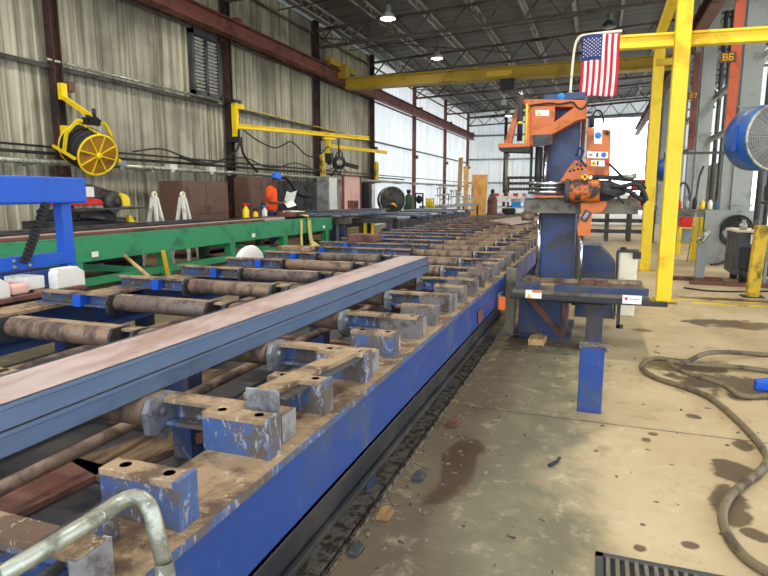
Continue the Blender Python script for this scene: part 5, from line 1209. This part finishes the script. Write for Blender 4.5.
for i in range(9): m.box(-6.4 + i * .6, -6.1 + i * .6, 38.57, 38.6, 1.32, 1.5)
part('red_stripe', m, 'red', t)
m = MB(); m.box(-6.4, -1.2, 38.6, 38.75, 1.30, 1.52); part('rail', m, 'paper', t)
m = MB(); m.box(-5.3, -4.7, 38.55, 38.6, .62, .95); m.box(-4.5, -4.2, 38.55, 38.6, .62, .95); part('window_panel', m, 'label_blue', t)
m = MB(); m.box(-3.6, -1.6, 38.55, 38.6, .62, .95); part('side_panel', m, 'pink', t)
for x in (-5.4, -2.6, -2.1):
    m = MB(); m.lathe([(.1, -.1), (.36, -.1), (.36, .1), (.1, .1)], (x, 38.7, .36), (0, 1, 0), 18); part('wheel', m, 'yellow_old' if x > -3 else 'black', t)
t = thing('pipe_rack', 'dark rack of long pipes behind the parked trailer', 'rack', (-4, 43.5, 0))
for x in (-6.2, -4.2, -2.2):
    m = MB(); m.box(x - .06, x + .06, 43.3, 43.5, 0, 2.6); part('upright', m, 'steel_dark', t)
for z in (1.7, 2.1, 2.5):
    m = MB(); m.box(-6.4, -1.6, 43.2, 43.6, z, z + .08); part('arm', m, 'steel_dark', t)
    for k in range(2):
        m = MB(); m.tube([(-6.6, 43.28 + .14 * k, z + .14), (-1.5, 43.28 + .14 * k, z + .14)], .055, 8); solo('long_pipe', m, 'olive', 'long dull pipe lying on the rack behind the parked trailer', 'pipe', 'pipes on the rack')

# ------------------------------------------------------------------ the worker
def skin_mesh(name, nodes, edges, mat, W, sub=1):
    me = bpy.data.meshes.new(name); me.from_pydata([p for p, r in nodes], edges, []); o = bpy.data.objects.new(name, me); COL.objects.link(o)
    k = o.modifiers.new('skin', 'SKIN'); k.use_smooth_shade = True
    for v, (p, r) in zip(me.skin_vertices[0].data, nodes): v.radius = r if isinstance(r, tuple) else (r, r)
    me.skin_vertices[0].data[0].use_root = True
    o.modifiers.new('sub', 'SUBSURF').levels = sub
    dg = bpy.context.evaluated_depsgraph_get(); res = bpy.data.meshes.new_from_object(o.evaluated_get(dg))
    bpy.data.objects.remove(o); res.name = name; res.materials.clear(); res.materials.append(M[mat])
    for p in res.polygons: p.use_smooth = True
    return res
W = thing('person', 'person in orange shirt and blue hard hat, head bowed, reading white papers', 'person', (-8.1, 13.7, 0), R(20))
W.scale = (1.07, 1.07, 1.07); WM[W] = WM[W] @ Matrix.Scale(1.07, 4)
body = [((0, 0, 1.0), .10), ((.0, 0, 1.2), (.11, .14)), ((.02, 0, 1.42), (.11, .16)), ((.06, 0, 1.54), .06), ((.11, 0, 1.60), (.08, .075)), ((.135, 0, 1.68), (.105, .085)), ((.14, 0, 1.75), (.08, .07)),
        ((0, .10, .92), .07), ((.02, .11, .52), .06), ((-.01, .11, .10), .042), ((.16, .12, .05), .04),
        ((0, -.10, .92), .07), ((.04, -.11, .52), .06), ((.0, -.11, .10), .042), ((.17, -.12, .05), .04),
        ((.01, .19, 1.45), .058), ((-.03, .24, 1.18), .045), ((.24, .13, 1.13), .032), ((.31, .10, 1.15), (.035, .02)),
        ((.01, -.19, 1.45), .058), ((-.03, -.24, 1.18), .045), ((.24, -.13, 1.13), .032), ((.31, -.10, 1.15), (.035, .02))]
be = [(0, 1), (1, 2), (2, 3), (3, 4), (4, 5), (5, 6), (0, 7), (7, 8), (8, 9), (9, 10), (0, 11), (11, 12), (12, 13), (13, 14), (2, 15), (15, 16), (16, 17), (17, 18), (2, 19), (19, 20), (20, 21), (21, 22)]
# fingers grow out of each palm
for s, pi in ((1, 18), (-1, 22)):
    for k, (dy, ln) in enumerate(((-.03, .07), (-.01, .08), (.01, .075), (.03, .06))):
        b = len(body); x0 = .345; y0 = s * .10 + dy * .8
        body += [((x0, y0, 1.16), .009), ((x0 + ln * .5, y0, 1.17), .009), ((x0 + ln * .85, y0, 1.155), .008)]; be += [(pi, b), (b, b + 1), (b + 1, b + 2)]
    b = len(body); body += [((.32, s * .10 - s * .035, 1.185), .01), ((.37, s * .06, 1.20), .009)]; be += [(pi, b), (b, b + 1)]
me = skin_mesh('body', body, be, 'skin', W)
bm = bmesh.new(); bm.from_mesh(me)
for c, s in (((.235, 0, 1.65), .018), ((.215, 0, 1.61), .014), ((.215, .032, 1.675), .01), ((.215, -.032, 1.675), .01)): bmesh.ops.create_uvsphere(bm, u_segments=8, v_segments=6, radius=s, matrix=Matrix.Translation(c))
for y in (-.085, .085): bmesh.ops.create_uvsphere(bm, u_segments=8, v_segments=6, radius=.024, matrix=Matrix.Translation((.12, y, 1.665)))
bm.to_mesh(me); bm.free(); link_mesh('body', me, W)
shirt = [((0, 0, .84), (.18, .2)), ((.0, 0, 1.15), (.17, .18)), ((.01, 0, 1.42), (.17, .19)), ((.05, 0, 1.54), .085), ((.01, .19, 1.46), .095), ((-.02, .235, 1.22), .08), ((.01, -.19, 1.46), .095), ((-.02, -.235, 1.22), .08)]
link_mesh('shirt', skin_mesh('shirt', shirt, [(0, 1), (1, 2), (2, 3), (2, 4), (4, 5), (2, 6), (6, 7)], 'shirt', W), W)
tr = [((0, 0, 1.03), (.15, .17)), ((0, .10, .90), .11), ((.02, .11, .52), .085), ((-.01, .11, .12), .075), ((0, -.10, .90), .11), ((.04, -.11, .52), .085), ((.0, -.11, .12), .075)]
link_mesh('trousers', skin_mesh('trousers', tr, [(0, 1), (1, 2), (2, 3), (0, 4), (4, 5), (5, 6)], 'denim', W), W)
hh = Matrix.Translation((.14, 0, 1.735)) @ Matrix.Rotation(R(16), 4, 'Y')
m = MB(); m.lathe([(.118, 0), (.122, .02), (.118, .06), (.095, .11), (.05, .14), (.005, .148)], (0, 0, 0), n=24); m.lathe([(.118, -.006), (.14, -.004), (.14, .008), (.118, .012)], (0, 0, 0), n=24); m.box(.08, .19, -.075, .075, -.004, .008); m.box(-.1, .1, -.02, .02, .12, .152)
m.v = [WM[W] @ (hh @ p) for p in m.v]; part('hard_hat', m, 'hat_blue', W, .004)
for y in (-.115, .115):
    m = MB(); m.box(-.06, .24, y - .05, y + .05, 0, .11); m.v = [WM[W] @ p for p in m.v]; part('boot', m, 'black', W, .03)
m = MB(); m.box(-.2, -.12, -.12, .12, .9, 1.1); m.box(-.26, -.2, .0, .08, 1.0, 1.14); m.v = [WM[W] @ p for p in m.v]; part('tool_pouch', m, 'denim', W, .02)
mb = MB(); 
for q in (((.30, .02, 1.13), (.50, .12, 1.07), (.60, .06, 1.34), (.40, -.10, 1.42)), ((.31, -.02, 1.16), (.56, .06, 1.22), (.64, -.02, 1.44), (.42, -.12, 1.36)), ((.30, -.05, 1.16), (.42, -.1, 1.02), (.62, -.02, 1.08), (.52, .03, 1.2))):
    q = [Vector(p) for p in q]; q2 = [p + Vector((.004, .006, .002)) for p in q]
    mb._add([WM[W] @ p for p in q + q2], [(0, 1, 2, 3), (7, 6, 5, 4), (0, 4, 5, 1), (1, 5, 6, 2), (2, 6, 7, 3), (3, 7, 4, 0)])
solo('papers', mb, 'paper', 'loose white paper sheets held by the worker in orange', 'papers')
mb = MB(); mb.bar((-7.75, 13.7, 1.0), (-7.25, 13.95, 1.0), .4, .012); mb.bar((-7.7, 13.65, 1.012), (-7.4, 13.9, 1.012), .3, .012); solo('paper_stack', mb, 'paper', 'flat white papers spread on the table before the worker', 'papers')
mb = MB(); mb.box(-7.8, -7.2, 13.5, 14.1, .93, .992); solo('work_board', mb, 'cabinet_brown', 'brown board under the papers in front of the worker', 'board')

# ------------------------------------------------------------------ light
def light(name, kind, loc, power, color=(1, 1, 1), size=.3, rot=None, spot=None):
    d = bpy.data.lights.new(name, kind); d.energy = power; d.color = color
    if kind in ('POINT', 'SPOT'): d.shadow_soft_size = size
    if kind == 'SPOT': d.spot_size = R(150); d.spot_blend = .5
    o = bpy.data.objects.new(name, d); COL.objects.link(o); o.location = loc
    if rot: o.rotation_euler = rot
    return o
for x, y in LIT: light('lamp_fill_light', 'SPOT', (x, y, 6.74), LAMP_W, (1.0, .93, .82), .22)
SUNL = bpy.data.lights.new('sun', 'SUN'); SUNL.energy = SUN_E; SUNL.angle = R(3); SUNL.color = (1, .95, .86)
so = bpy.data.objects.new('sun', SUNL); COL.objects.link(so); so.rotation_euler = (R(48), 0, R(70))
w = bpy.data.worlds.new('sky'); SC.world = w; w.use_nodes = True
nt = w.node_tree; bg = nt.nodes['Background']
tc = nt.nodes.new('ShaderNodeTexCoord'); sp = nt.nodes.new('ShaderNodeSeparateXYZ'); nt.links.new(tc.outputs['Generated'], sp.inputs[0])
cr = nt.nodes.new('ShaderNodeValToRGB'); nt.links.new(sp.outputs['Z'], cr.inputs[0])
cr.color_ramp.elements[0].position = 0.0; cr.color_ramp.elements[0].color = (.94, .96, 1.0, 1)
cr.color_ramp.elements[1].position = 0.7; cr.color_ramp.elements[1].color = (.55, .72, 1.0, 1)
nt.links.new(cr.outputs[0], bg.inputs['Color']); bg.inputs['Strength'].default_value = SKY

# ------------------------------------------------------------------ camera
cam = bpy.data.cameras.new('camera'); co = bpy.data.objects.new('camera', cam); COL.objects.link(co)
cam.sensor_width = 36; cam.lens = 590 / 768 * 36; cam.clip_start = .05; cam.clip_end = 300
co.location = (0, 0, 1.45)
pitch = math.atan(94 / 590); yaw = math.atan(216 / math.hypot(590, 94))
co.rotation_euler = (math.pi / 2 - pitch, 0, yaw)
SC.camera = co
SC.view_settings.view_transform = 'Standard'; SC.view_settings.look = 'None'; SC.view_settings.gamma = 1; SC.view_settings.use_curve_mapping = False
SC.view_settings.exposure = EXPO
SC.cycles.max_bounces = 8; SC.cycles.diffuse_bounces = 5; SC.cycles.sample_clamp_indirect = 8
